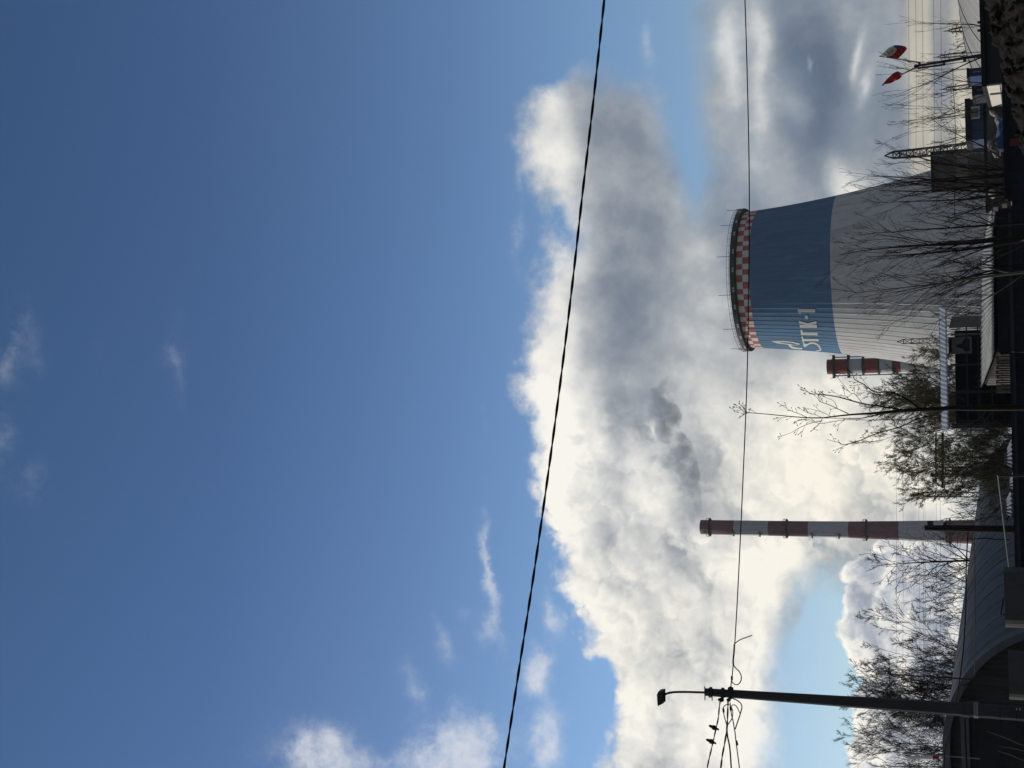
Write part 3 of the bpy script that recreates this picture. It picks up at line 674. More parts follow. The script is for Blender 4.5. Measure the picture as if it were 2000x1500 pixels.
for k in range(22):                                    # lapped sheet joints over the roof
    l_ = 1.6+k*2.75+random.uniform(-.25, .25)
    mb = MB(); vault(mb, (hc[0]+hax.x*l_, hc[1]+hax.y*l_), hax, .07, HR+.035, HH+.035, -.25, 1.5, 20, 1, .03); mb.build('roof_seam', MAT['vault'], hang)
hs = Vector((hax.y, -hax.x, 0))
poly = [hpt(.25, -1.55+3.1*j/30, -.13) for j in range(31)]
mb = MB().slab(poly, hax*.15); gw = mb.build('gable_wall', MAT['gable'], hang)
def hg(s_, z, out=.0): return Vector((hc[0], hc[1], 0)) + hs*s_ + Vector((0, 0, z)) - hax*out
mb = MB()
for k in range(-9, 22):                                # upright boards on the right of the gable
    s_ = k*.25
    if s_ > 1.55 and s_ < HR-.4:
        zt = HH*math.sqrt(max(0, 1-(s_/HR)**2))-.35
        mb.bar(hg(s_, .2, -.2), hg(s_, zt, -.2), .05, .05)
mb.build('gable_boarding', MAT['gable'], hang)
mb = MB().add([hg(-4.2, 0, -.16), hg(1.5, 0, -.16), hg(1.5, 3.95, -.16), hg(-4.2, 3.95, -.16)], [(0,1,2,3)])
mb = MB().slab([hg(-4.2, 0, -.16), hg(1.5, 0, -.16), hg(1.5, 3.92, -.16), hg(-4.2, 3.92, -.16)], -hax*.06); mb.build('doorway', MAT['door_dark'], hang)
mb = MB().bar(hg(-4.3, 4.12, .0), hg(1.7, 4.12, .0), .3, .34); mb.build('lintel', MAT['vault_edge'], hang)
mb = MB().bar(hg(2.05, 3.5, -.12), hg(2.05, 4.0, -.12), .22, .14); mb.build('vent', MAT['vault_edge'], hang)

# --- aerial on its gable
a0 = at(1904, 1327, 56.0); a1 = at(1737, 1315, 56.0); a1 = Vector((a0.x, a0.y, a1.z))
aer = thing('aerial_mast', 'thin aerial mast with a cross arm standing on the arched hangar gable', 'aerial', a0)
MB().tube([a0, a0.lerp(a1, .5), a1], [.04, .035, .025], 6).build('mast', MAT['dark_steel'], aer)
mb = MB().tube([at(1736.5, 1288, 56), at(1737.5, 1339, 56)], .018, 5); mb.box(at(1737, 1314, 56), (.14, .1, .16)); mb.build('cross_arm', MAT['dark_steel'], aer)
MB().tube([at(1904, 1327, 55.9), at(1893, 1334, 55.9), at(1883, 1339, 55.9), at(1877, 1337, 55.9)], .02, 4).build('loose_cable', MAT['black_cable'], aer)

# --- the pale round-roofed hangar at the right edge
Y1 = 92.0
rp = at(1884, 70, Y1); RH = rp.z; RR = 6.2
np_ = at(1873, 0, 1.0); d0 = ray(1873, 0)
Yn = (RH-EYE.z)/(d0.z/d0.y); nx = EYE.x+d0.x/d0.y*Yn
rax = Vector((rp.x-nx, rp.y-Yn, 0)).normalized()
start = Vector((nx, Yn, 0)) - rax*34
RL = (Vector((rp.x, rp.y, 0))-start).length
rh = thing('pale_arched_hangar', 'pale grey arched hangar roof rising at the edge behind the earth heap', 'hangar', start)
mb = MB(); rpt = vault(mb, start, rax, RL, RR, RH, -1.57, 1.57, 28, 34, corr=.02); mb.build('roof', MAT['vault_light'], rh)
for l in (RL*.62, RL*.80, RL*.93):
    mb = MB(); vault(mb, start+rax*l, rax, .10, RR+.05, RH+.05, -1.5, 0, 24, 1, .04); mb.build('roof_seam', MAT['shed_dark'], rh)
mb = MB().slab([rpt(RL-.2, -1.55+3.1*j/28, -.13) for j in range(29)], -rax*.12); mb.build('gable_wall', MAT['gable'], rh)

# --- the dark shed with a sunlit white side
SY = 48.0
p0 = at(1940, 163, SY); p0.z = 0; sdir = Vector((2.4, 17, 0)).normalized(); sn = Vector((sdir.y, -sdir.x, 0))
h0 = at(1924, 163, SY).z
sh = thing('dark_shed', 'low dark metal shed with a sunlit white side wall beside the earth heap', 'shed', p0)
q0 = p0; q1 = p0+sn*7.2; q2 = q1+sdir*21; q3 = p0+sdir*21
mb = MB().add([q0,q1,q2,q3]+[q+Vector((0,0,h0-.04)) for q in (q0,q1,q2,q3)], [(3,2,1,0),(4,5,6,7),(0,1,5,4),(1,2,6,5),(2,3,7,6),(3,0,4,7)])
mb.build('wall', MAT['shed_dark'], sh)
mb = MB(); e_ = .0
mb.add([p_+Vector((0,0,h0-.03)) for p_ in (q0-sdir*.35-sn*.1, q1-sdir*.35+sn*.3, q2+sdir*.2+sn*.3, q3+sdir*.2-sn*.1)]+[p_+Vector((0,0,h0+.11)) for p_ in (q0-sdir*.35-sn*.1, q1-sdir*.35+sn*.3, q2+sdir*.2+sn*.3, q3+sdir*.2-sn*.1)], [(3,2,1,0),(4,5,6,7),(0,1,5,4),(1,2,6,5),(2,3,7,6),(3,0,4,7)])
mb.build('roof', MAT['door_dark'], sh)
mb = MB().slab([q0-sn*.02+sdir*.1+Vector((0,0,.3)), q3-sn*.02-sdir*.3+Vector((0,0,.3)), q3-sn*.02-sdir*.3+Vector((0,0,h0-.05)), q0-sn*.02+sdir*.1+Vector((0,0,h0-.05))], -sn*.05)
pw = mb.build('side_panel', MAT['panel_white'], sh)
mb = MB(); b_ = q0-sn*.09+sdir*4.2; mb.bar(b_+Vector((0,0,.3)), b_+Vector((0,0,h0-.1)), .1, .05)
mb.build('downpipe', MAT['galv'], sh)
for zf in (.42, .80):
    mb = MB().bar(q0-sn*.085+sdir*.2+Vector((0,0,h0*zf)), q3-sn*.085-sdir*.4+Vector((0,0,h0*zf)), .03, .03); mb.build('panel_joint', MAT['galv'], sh)
for k in (2.2, 5.0):
    mb = MB().bar(q0-sdir*.04+sn*k+Vector((0,0,.2)), q0-sdir*.04+sn*k+Vector((0,0,h0-.2)), .12, .06); mb.build('wall_post', MAT['door_dark'], sh)
for y_ in (44, 60):
    mb = MB().tube([at(1926, y_, SY+3), at(1909, y_-.3, SY+3)], .05, 6); mb.build('roof_pipe', MAT['dark_steel'], sh)

# --- the blue cabin
BY = 82.0
c0 = at(1925, 271, BY); c1 = at(1925, 191, BY); ct = at(1885, 230, BY).z; cw_ = c1.x-c0.x
cab = thing('blue_cabin', 'small blue site cabin with a white framed window beyond the sheds', 'cabin', (c0.x, BY, 0))
mb = MB(); wall_box(mb, (c0.x, BY), (1, 0), cw_, 3.2, ct-.35); mb.build('wall', MAT['cabin_blue'], cab)
mb = MB(); wall_box(mb, (c0.x-.05, BY-.12), (1, 0), cw_+.1, 3.5, .34, ct-.34); mb.build('roof', MAT['door_dark'], cab)
w0 = at(1911, 229.5, BY-.05); w1 = at(1895, 211.5, BY-.05)
fr_ = MB(); fr_.slab([(w0.x-.08,BY-.02,w0.z-.08),(w1.x+.08,BY-.02,w0.z-.08),(w1.x+.08,BY-.02,w1.z+.08),(w0.x-.08,BY-.02,w1.z+.08)], (0,-.05,0)); wf = fr_.build('window', MAT['frame_white'], cab)
gl = MB().slab([(w0.x+.03,BY-.075,w0.z),(w1.x-.03,BY-.075,w0.z),(w1.x-.03,BY-.075,w1.z),(w0.x+.03,BY-.075,w1.z)], (0,-.02,0)); gl.build('pane', MAT['glass'], wf)
mb = MB().slab([at(1929, 228, BY-.05), at(1929, 209, BY-.05), at(1922, 209, BY-.05), at(1922, 228, BY-.05)], (0,-.04,0)); mb.build('wall_panel', MAT['frame_white'], cab)
for y_ in (201, 233):
    x_ = at(1910, y_, BY-.06).x; mb = MB().bar((x_, BY-.06, .2), (x_, BY-.06, ct-.4), .07, .05); mb.build('wall_batten', MAT['shed_dark'], cab)

# --- rough dark block behind the trees
DY = 132.0
d0_ = at(1930, 368, DY); d1_ = at(1930, 286, DY); dt = at(1823, 320, DY).z
blk = thing('dark_block', 'tall rough dark brown building wall behind the bare leaning tree', 'building', (d0_.x, DY, 0))
kx = (DY+9)/DY*1.004; fp_ = [Vector((d0_.x, DY, 0)), Vector((d1_.x, DY, 0)), Vector((d1_.x+1, DY+9, 0)), Vector((d0_.x*kx, DY+9, 0))]
MB().slab(fp_, (0, 0, dt)).build('wall', MAT['block_brown'], blk)
MB().slab([p_+Vector((0, -.12 if i < 2 else .1, dt+.003)) for i, p_ in enumerate(fp_)], (0, 0, .25)).build('parapet', MAT['shed_dark'], blk)
for k in range(5):
    for j in range(2):
        zz_ = 2.2+j*3.4; xx = d0_.x+.6+k*(d1_.x-d0_.x-1.2)/4.6
        mb = MB().slab([(xx,DY-.003,zz_),(xx+.7,DY-.003,zz_),(xx+.7,DY-.003,zz_+1.3),(xx,DY-.003,zz_+1.3)], (0,-.05,0)); mb.build('window', MAT['glass'], blk)

# --- shed with the wavy grey slate roof, in front of the tower
NY = 38.0
eL = at(1940, 692, NY); eR = at(1937, 408, NY+4.5); ez = (eL.z+eR.z)/2
tL = at(1915.5, 757, NY+4.2); tR = at(1915.5, 520, NY+6.2); tR2 = at(1932, 416, NY+5.2)
slate = thing('slate_roofed_shed', 'timber shed with a wavy grey slate roof in front of the cooling tower', 'shed', (eL.x, eL.y, 0))
def wavy(mb, A, B, C, D, pitch, amp, n2=6, t=.02):
    "wavy sheet: eave A->B, top D->C, ribs running from the eave to the top"
    A, B, C, D = map(Vector, (A, B, C, D)); L = (B-A).length; nn = max(4, int(L/pitch)*6); nrm = (B-A).cross(D-A).normalized()
    o = len(mb.v)
    for k in (0, 1):
        for j in range(n2+1):
            for i in range(nn+1):
                u = i/nn; w = math.sin(2*math.pi*u*L/pitch)*amp
                p = A.lerp(B, u).lerp(D.lerp(C, u), j/n2) + nrm*(w - k*t)
                mb.v.append(tuple(p))
    def ix(k, j, i): return o+k*(n2+1)*(nn+1)+j*(nn+1)+i
    for k in (0, 1):
        for j in range(n2):
            for i in range(nn): mb.f.append([ix(k,j,i), ix(k,j,i+1), ix(k,j+1,i+1), ix(k,j+1,i)]); mb.mi.append(0)
    for i in range(nn):
        for j in (0, n2): mb.f.append([ix(0,j,i), ix(1,j,i), ix(1,j,i+1), ix(0,j,i+1)]); mb.mi.append(0)
mb = MB(); wavy(mb, eL, eR, tR2, tL.lerp(tR, 0.0), .165, .013)
# the sheet is a quad in plan whose top right corner drops with the hip
mb = MB(); wavy(mb, eL, at(1939, 522, NY+2.6), tR, tL, .165, .013); rf = mb.build('roof', MAT['slate'], slate, smooth=True)
mb = MB(); wavy(mb, at(1939, 522, NY+2.6), eR, tR2, tR, .165, .013); mb.build('hip_roof', MAT['slate'], slate, smooth=True)
def drop(p, z): return Vector((p.x, p.y, z))
back = .15
wl = [drop(eL, 0)+Vector((.05,.25,0)), drop(eR, 0)+Vector((0,.25,0)), drop(tR, 0)+Vector((0,.8,0)), drop(tL, 0)+Vector((.12,0,0))]
zt_ = [eL.z-.12, eR.z-.12, tR.z-.12, tL.z-.12]
mb = MB().add(wl+[Vector((p.x, p.y, z)) for p, z in zip(wl, zt_)], [(3,2,1,0),(4,5,6,7),(0,1,5,4),(1,2,6,5),(2,3,7,6),(3,0,4,7)])
mb.build('wall', MAT['interior'], slate)
for k in range(11):                                    # boards along the front
    z = .25+k*.19
    if z > ez-.35: break
    a_ = wl[0].lerp(wl[1], .0)+Vector((0,-.04,z)); b_ = wl[0].lerp(wl[1], .96)+Vector((0,-.04,z))
    mb = MB().bar(a_, b_, .05, .10); mb.build('front_board', MAT['shed_dark'], slate)
lv = (wl[3]-wl[0]); ln_ = Vector((-lv.y, lv.x, 0)).normalized()
for k in range(12):                                    # upright planks on the left side
    f0, f1 = k/12+.006, (k+1)/12-.012
    a_, b_ = wl[0].lerp(wl[3], f0), wl[0].lerp(wl[3], f1)
    za, zb = zt_[0]+(zt_[3]-zt_[0])*f0-.05, zt_[0]+(zt_[3]-zt_[0])*f1-.05
    o_ = ln_*.03
    mb = MB().slab([a_+o_+Vector((0,0,1.6)), b_+o_+Vector((0,0,1.6)), Vector((b_.x, b_.y, zb))+o_, Vector((a_.x, a_.y, za))+o_], ln_*.035); mb.build('side_plank', MAT['timber_pale'] if k > 8 else MAT['timber'], slate)

# --- stack of pallets and racks against it
PYD = 33.0
for i in range(8):
    y0 = 694+i*9.4; x0 = 1946+random.uniform(-.6, .6)
    a_ = at(x0, y0+8.6, PYD); b_ = at(1977 - (4 if i > 5 else 0), y0, PYD); w = b_.x-a_.x; h = a_.z-b_.z
    cr = thing('slatted_crate', ['grey slatted crate at the left end of the crate row','slatted crate second from the left end of the crate row','slatted crate third from the left end of the crate row','slatted crate fourth from the left end of the crate row','slatted crate fourth from the right end of the crate row','slatted crate third from the right end of the crate row','slatted crate second from the right end of the crate row','slatted crate at the right end of the crate row'][7-i], 'crate', (a_.x, PYD, 0), 'slatted crates standing along the shed')
    z1, z0 = a_.z, 0.0
    for xx in (a_.x+.02, b_.x-.02):
        for yy in (PYD, PYD+.7): MB().bar((xx, yy, z0), (xx, yy, z1), .035).build('upright', MAT['timber_pale'] if i in (0,7,6) else MAT['timber'], cr)
    for k in range(5):
        z = .3+k*(z1-.3)/4.05; MB().bar((a_.x, PYD-.03, z), (b_.x, PYD-.03, z), .03, .05).build('slat', MAT['timber_pale'] if i > 4 else MAT['timber'], cr)
    MB().bar((a_.x, PYD+.0, z1*.55), (b_.x, PYD+.0, z1*.95), .03, .05).build('brace', MAT['timber'], cr)

# --- open shed with the blue wavy awning
AY = 46.0
A_ = at(1852, 840, AY); B_ = at(1847.5, 606, AY+1.5); C_ = at(1833, 598, AY+3.2); D_ = at(1838, 838, AY+2.0)
az_ = A_.z
ow = thing('open_shed', 'open fronted dark shed under a blue wavy awning with a poster inside', 'shed', (A_.x, AY, 0))
mb = MB(); wavy(mb, A_, B_, C_, D_, .17, .011); mb.build('awning', MAT['awning'], ow, smooth=True)
L0 = Vector((A_.x+.12, AY+.2, 0)); L1 = Vector((at(1850, 641, AY+1.0).x, AY+1.0, 0)); L2 = Vector((at(1850, 620, AY+2.6).x, AY+3.4, 0))
ze = az_-.12
mb = MB(); K = 3.2
mb.slab([L0+Vector((0,K,0)), L1+Vector((0,K,0)), L1+Vector((0,K,ze)), L0+Vector((0,K,ze))], (0,.08,0)); mb.build('back_wall', MAT['interior'], ow)
mb = MB().slab([L0, L0+Vector((0,K,0)), L0+Vector((0,K,ze)), L0+Vector((0,0,ze))], (-.06,0,0)); mb.build('side_wall', MAT['shed_dark'], ow)
mb = MB().slab([L1, L2, L2+Vector((0,0,ze+.05)), L1+Vector((0,0,ze+.05))], (.05,.03,0)); mb.build('slatted_end_wall', MAT['timber_pale'], ow)
for k in range(6):
    f = k/5.0; MB().bar(L1.lerp(L2, f)+Vector((-.05,-.03,.1)), L1.lerp(L2, f)+Vector((-.05,-.03,ze)), .03).build('end_batten', MAT['timber'], ow)
for f in (.02, .34, .62, .93):
    q = L0.lerp(L1, f); MB().bar(q, q+Vector((0,0,ze)), .07).build('post', MAT['shed_dark'] if f < .9 else MAT['timber_pale'], ow)
for xx in (1889, 1911, 1937):
    z = at(xx, 740, AY+.5).z; MB().bar(L0+Vector((0,-.03,z)), L1+Vector((0,-.03,z)), .05).build('rail', MAT['shed_dark'], ow)
for f in (.02, .34, .62):
    q = L0.lerp(L1, f)+Vector((0,K-.1,0)); MB().bar(q, q+Vector((0,0,ze)), .05).build('back_post', MAT['shed_dark'], ow)
py0 = AY+1.6
pa, pb = at(1898.5, 690, py0), at(1852, 659, py0)
po = thing('poster_board', 'pale framed board with a dark picture hung inside the open shed', 'poster', (pa.x, py0, pa.z))
MB().slab([(pa.x,py0,pa.z),(pb.x,py0,pa.z),(pb.x,py0,pb.z),(pa.x,py0,pb.z)], (0,.05,0)).build('board', MAT['board'], po)
def pp(fx, fz_): return Vector((pa.x+(pb.x-pa.x)*fx, py0-.008, pa.z+(pb.z-pa.z)*fz_))
mb = MB().slab([pp(.12,.10), pp(.86,.10), pp(.86,.34), pp(.62,.40), pp(.55,.62), pp(.40,.66), pp(.33,.42), pp(.12,.30)], (0,-.01,0)); mb.build('dark_picture', MAT['shed_dark'], po)
mb = MB().slab([pp(.10,.86), pp(.88,.86), pp(.88,.95), pp(.10,.95)], (0,-.01,0)); mb.build('heading_bar', MAT['shed_dark'], po)

# --- the dark sheet fence along the front of the yard
fz1 = at(1958, 185, 27.9).z-.05; fz2 = at(1976, 850, 27.0).z
fen = thing('sheet_fence', 'long dark blue ribbed sheet metal fence across the front', 'fence', (0, 27, 0))
def fence_run(x0, x1, Y0, Y1, h):
    mb = MB(); n = int(abs(x1-x0)/.055); o = len(mb.v)
    for k in range(2):
        for i in range(n+1):
            u = i/n; x = x0+(x1-x0)*u; y = Y0+(Y1-Y0)*u + (0.022 if (i//2) % 2 else 0) ; mb.v.append((x, y, 0 if k == 0 else h))
    for i in range(n): mb.f.append([o+i, o+i+1, o+n+1+i+1, o+n+1+i]); mb.mi.append(0)
    for k in range(2):
        for i in range(n+1):
            u = i/n; x = x0+(x1-x0)*u; y = Y0+(Y1-Y0)*u + (0.022 if (i//2) % 2 else 0)+.012; mb.v.append((x, y, 0 if k == 0 else h))
    p = 2*(n+1)
    for i in range(n):
        mb.f.append([p+i+1, p+i, p+n+1+i, p+n+1+i+1]); mb.mi.append(0)
        mb.f.append([o+n+1+i, o+n+1+i+1, p+n+1+i+1, p+n+1+i]); mb.mi.append(0)
    return mb
xa, xb, xc, xd = at(1980, 1115, 26).x, at(1977, 690, 27).x, at(1958, 392, 27.5).x, at(1957, 150, 28).x
fence_run(xa, xb, 26, 27, fz2).build('sheet', MAT['fence_blue'], fen)
fence_run(xc-.02, xd+1.5, 27.5, 28, fz1).build('sheet', MAT['fence_blue'], fen)
fence_run(xb+.02, xc, 27.02, 27.5, fz2-.12).build('sheet', MAT['fence_blue'], fen)
MB().bar((xa, 25.93, fz2-.08), (xb, 26.93, fz2-.08), .05, .05).build('top_rail', MAT['shed_dark'], fen)
MB().bar((xa, 25.95, fz2-.30), (xb, 26.95, fz2-.30), .04, .04).build('lower_rail', MAT['shed_dark'], fen)
MB().bar((xc, 27.44, fz1+.03), (xd+1.5, 27.94, fz1+.03), .07, .06).build('top_rail', MAT['door_dark'], fen)
sg = at(1981.5, 277, 27.3)
tag(MB().slab([sg+Vector((-.075,0,-.09)), sg+Vector((.075,0,-.09)), sg+Vector((.075,0,.09)), sg+Vector((-.075,0,.09))], (0,.012,0)).build('warning_sign', MAT['sign_red'], None, sg), 'small square red sign fixed on the dark sheet fence', 'sign')

# --- grey cabinets and gate post at the left foot of the picture
def cabinet(xt, y0, y1, Y, label, round_r=.34):
    a_, b_ = at(xt, y1, Y), at(xt, y0, Y); h = a_.z*.5+b_.z*.5; w = b_.x-a_.x
    t = thing('metal_cabinet', label, 'cabinet', (a_.x, Y, 0), 'grey cabinets at the foot of the picture')
    pts = []
    for k in range(7):
        a = math.pi/2*k/6; pts.append((a_.x+round_r-round_r*math.cos(a), Y+round_r-round_r*math.sin(a)))
    pts = pts+[(b_.x, Y), (b_.x, Y+.55), (a_.x, Y+.55)]
    MB().slab([(x, y, 0) for x, y in pts], (0, 0, h)).build('body', MAT['cabinet'], t)
    MB().bar((b_.x-w*.45, Y-.02, h-.52), (b_.x-w*.45, Y-.02, h-.44), .03).build('handle', MAT['galv'], t)
    MB().box((a_.x+w*.3, Y-.012, h-.72), (.09, .02, .05)).build('lock', MAT['dark_steel'], t)
    return t, h
c1_, h1 = cabinet(1962, 1117, 1232, 22.0, 'wider grey metal cabinet left of the dark fence end')
c2_, h2 = cabinet(1970, 1283, 1373, 22.0, 'narrower grey metal cabinet beside the foot of the street lamp', .28)
q_ = [at(1960, 1168, 22.4), at(1955, 1200, 22.4), at(1961, 1200.5, 22.4), at(1975, 1200.5, 22.4)]
tag(MB().tube(q_, .012, 5).build('bent_pipe', MAT['black_cable'], None, q_[3]), 'thin dark bent pipe standing up behind the wider grey cabinet', 'pipe')

# --- pipe frame, pole with brackets, ribbed canopies, junk behind the fence
f0 = at(1949, 929, 24.0); f1 = at(1971, 1113, 36.0)
pf = thing('pipe_frame', 'thin grey pipe frame with a sloping rail above the fence', 'frame', (f0.x, f0.y, 0))
MB().tube([(f0.x, f0.y, 0), f0], .022, 8).build('post', MAT['lamp_grey'], pf)
MB().tube([f0+Vector((.02, 0, 0)), f1], .016, 8).build('rail', MAT['lamp_grey'], pf)
MB().tube([(f1.x, f1.y, 0), f1], .02, 8).build('post', MAT['lamp_grey'], pf)
PY = 44.0
b0 = at(1985, 1034, PY); b1 = at(1806, 1033, PY); pk = thing('dark_utility_pole', 'dark wooden pole with a floodlight and small bracket before the chimney', 'pole', (b0.x, PY, 0))
MB().tube([(b0.x, PY, 0), (b0.x, PY, b1.z*.5), (b0.x, PY, b1.z)], [.15, .12, .09], 8).build('shaft', MAT['bark'], pk)
mb = MB().box(at(1817, 1024, PY), (.22, .2, .18)); mb.bar(at(1819, 1031, PY), at(1817, 1024, PY), .05); mb.build('floodlight', MAT['dark_steel'], pk)
mb = MB().bar(at(1848, 1031, PY), at(1842, 1024, PY), .04); mb.box(at(1846, 1023.5, PY), (.12, .1, .10)); mb.build('bracket', MAT['dark_steel'], pk)
CANL = ['small ribbed white canopy at the right of three above the fence', 'small ribbed white canopy in the middle of three above the fence', 'small ribbed white canopy at the left of three above the fence']
for i, (y0, y1, xt) in enumerate([(857, 912, 1964), (919, 956, 1969), (960, 1008, 1963)]):
    Yc = 31.0
    a_, b_ = at(xt+13, y1+1, Yc), at(xt+11, y0, Yc); c_, d_ = at(xt+3, y0+18, Yc+.9), at(xt+3, y1-4, Yc+.9)
    t = thing('ribbed_canopy', CANL[i], 'canopy', (a_.x, Yc, 0), 'ribbed canopies behind the fence')
    mb = MB(); wavy(mb, a_, b_, c_, d_, .11, .018, 3); mb.build('ribbed_sheet', MAT['canopy_sheet'], t)
    MB().bar(d_+Vector((0,0,.03)), d_.lerp(c_, .7)+Vector((0,0,.03)), .08, .08).build('ridge_cap', MAT['vault_edge'], t)
    for p_ in (a_, b_): MB().bar((p_.x, Yc+.02, 0), (p_.x, Yc+.02, p_.z), .05).build('leg', MAT['shed_dark'], t)
# low wall, lorry tarpaulin, sacks behind the right-hand fence
w0_, w1_ = at(1931, 412, 62), at(1933, 205, 62)
bw = thing('yard_wall', 'low dark boundary wall behind the blue covered load', 'wall', (w0_.x, 62, 0))
mb = MB(); wall_box(mb, (w0_.x, 62), (1, 0), w1_.x-w0_.x, .25, w0_.z); mb.build('wall', MAT['block_brown'], bw)
mb = MB(); wall_box(mb, (w0_.x-.05, 61.94), (1, 0), w1_.x-w0_.x+.1, .37, .12, w0_.z+.003); mb.build('coping', MAT['door_dark'], bw)
t0, t1_ = at(1941, 292, 40), at(1941, 217, 40)
tp_ = thing('covered_load', 'load under a dark blue tarpaulin behind the sheet fence', 'load', (t0.x, 40, 0))
mb = MB(); nx_, ny_ = 16, 8; o = 0
for j in range(ny_+1):
    for i in range(nx_+1):
        u, v = i/nx_, j/ny_
        z = (t0.z-.12)+.12*math.sin(u*9)*math.sin(v*5+1)*.6+.10*math.sin(u*23+v*7)*.4
        edge_ = min(u, 1-u, v, 1-v); z = z if edge_ > .02 else .15
        mb.v.append((t0.x+(t1_.x-t0.x)*u, 40+2.2*v, z))
for j in range(ny_):
    for i in range(nx_): mb.f.append([j*(nx_+1)+i, j*(nx_+1)+i+1, (j+1)*(nx_+1)+i+1, (j+1)*(nx_+1)+i]); mb.mi.append(0)
mb.build('tarpaulin', MAT['tarp_blue'], tp_, smooth=True)
mb = MB(); wall_box(mb, (t0.x+.1, 40.1), (1, 0), t1_.x-t0.x-.2, 2.0, t0.z-.4); mb.build('load', MAT['timber'], tp_)
for i, (x_, y_, s_, lab) in enumerate([(1940, 222, .30, 'white rumpled sack on the tarpaulin end nearest the white shed wall'), (1948, 234, .26, 'pale sack slumped on the blue tarpaulin'), (1934, 284, .34, 'whitish sack lying over the far end of the blue tarpaulin'), (1944, 300, .30, 'pale sack beside the pallets behind the fence'), (1938, 378, .30, 'pale sack below the upright bare trees behind the fence')]):
    c_ = at(x_, y_, 39.5); bm = bmesh.new(); bmesh.ops.create_icosphere(bm, subdivisions=3, radius=1)
    for v in bm.verts:
        n_ = mnoise.noise(v.co*2.1+Vector((i*7, 0, 0)))*.35+mnoise.noise(v.co*5+Vector((i*3, 1, 0)))*.15
        v.co = Vector((v.co.x*s_*.45, v.co.y*s_*.45, v.co.z*s_*.24))*(1+n_)
    me = bpy.data.meshes.new('sack'); bm.to_mesh(me); bm.free(); me.materials.append(MAT['sack_cloth'])
    ob = bpy.data.objects.new('sack', me); COL.objects.link(ob); ob.location = c_; ob.rotation_euler = (0, .4*(i-2), i*1.1)
    tag(ob, lab, 'sack', 'pale sacks behind the fence')
    # the sacks lie on a stack of boards
bl = thing('board_stack', 'untidy stack of old boards behind the dark fence', 'boards', (at(1945, 395, 40).x, 40.2, 0))
x0_, x1_ = at(1945, 398, 40).x, at(1945, 296, 40).x
for k in range(9):
    z = .15+k*.25; dx = random.uniform(-.1, .1)
    if z > 2.2: break
    MB().bar((x0_+dx, 40.6, z), (x1_+dx, 40.6+random.uniform(-.1,.1), z), .9, .14).build('board', MAT['timber'] if k % 3 else MAT['timber_pale'], bl)
# dark containers behind the white-sided shed
for (xa_, ya_, yb_, Yc, mk, lab) in [(1893, 150, 134, 70, 'tarp_blue', 'dark blue container partly hidden behind the flag pole'), (1903, 186, 168, 74, 'shed_dark', 'dark boxy container between the blue cabin and the flag pole')]:
    a_, b_ = at(xa_, ya_, Yc), at(xa_, yb_, Yc)
    t = thing('storage_container', lab, 'container', (a_.x, Yc, 0), 'containers in the yard')
    mb = MB(); wall_box(mb, (a_.x, Yc), (1, 0), b_.x-a_.x, 2.4, a_.z); mb.build('body', MAT[mk], t)
    mb = MB(); wall_box(mb, (a_.x-.04, Yc-.04), (1, 0), b_.x-a_.x+.08, 2.5, .12, a_.z+.003); mb.build('roof_rim', MAT['door_dark'], t)
    MB().bar(((a_.x+b_.x)/2, Yc-.03, .2), ((a_.x+b_.x)/2, Yc-.03, a_.z-.2), .06).build('door_bar', MAT['galv'], t)

# --- the heap of earth
def heap():
    prof = [(-160,1921),(-60,1921),(0,1922),(22,1926),(45,1931),(75,1936),(105,1945),(140,1951),(170,1957),(200,1969),(240,1978),(275,1986),(300,1994),(330,2010)]
    Yh = 13.0; pts = [at(x, y, Yh) for y, x in prof]; pts = sorted((p.x, p.z) for p in pts)
    def zt(x):
        if x <= pts[0][0]: return pts[0][1]-(pts[0][0]-x)*1.1
        for (x0, z0), (x1, z1) in zip(pts, pts[1:]):
            if x <= x1: return z0+(z1-z0)*(x-x0)/(x1-x0)
        return max(0, pts[-1][1]-(x-pts[-1][0])*.5)
    x0, x1, y0, y1 = pts[0][0]-1.6, pts[-1][0]+2.5, Yh-3.2, Yh+3.4; n1, n2 = 320, 200; mb = MB()
    for j in range(n2+1):
        for i in range(n1+1):
            x = x0+(x1-x0)*i/n1; y = y0+(y1-y0)*j/n2; v = (y-Yh)/3.3
            z = max(zt(x), 0)*max(0, 1-abs(v)**1.7)
            k = min(1, z*2.5)
            q = Vector((x*2.2, y*2.2, 0)); z += k*(mnoise.noise(q)*.08+mnoise.noise(q*2.7)*.06+abs(mnoise.noise(q*4.3+Vector((3,1,0))))*.07-.03+mnoise.noise(q*8.1)*.03+mnoise.noise(q*13)*.02+mnoise.noise(q*27)*.012-.04)
            mb.v.append((x, y, max(z, -.02)))
    for j in range(n2):
        for i in range(n1): mb.f.append([j*(n1+1)+i, j*(n1+1)+i+1, (j+1)*(n1+1)+i+1, (j+1)*(n1+1)+i]); mb.mi.append(0)
    o = mb.build('earth_heap', MAT['soil'], None, (4.0, Yh, 0), smooth=True); tag(o, 'dark heap of bare earth clods at the right foreground', 'earth heap'); return zt
heap_top = heap()
random.seed(11)
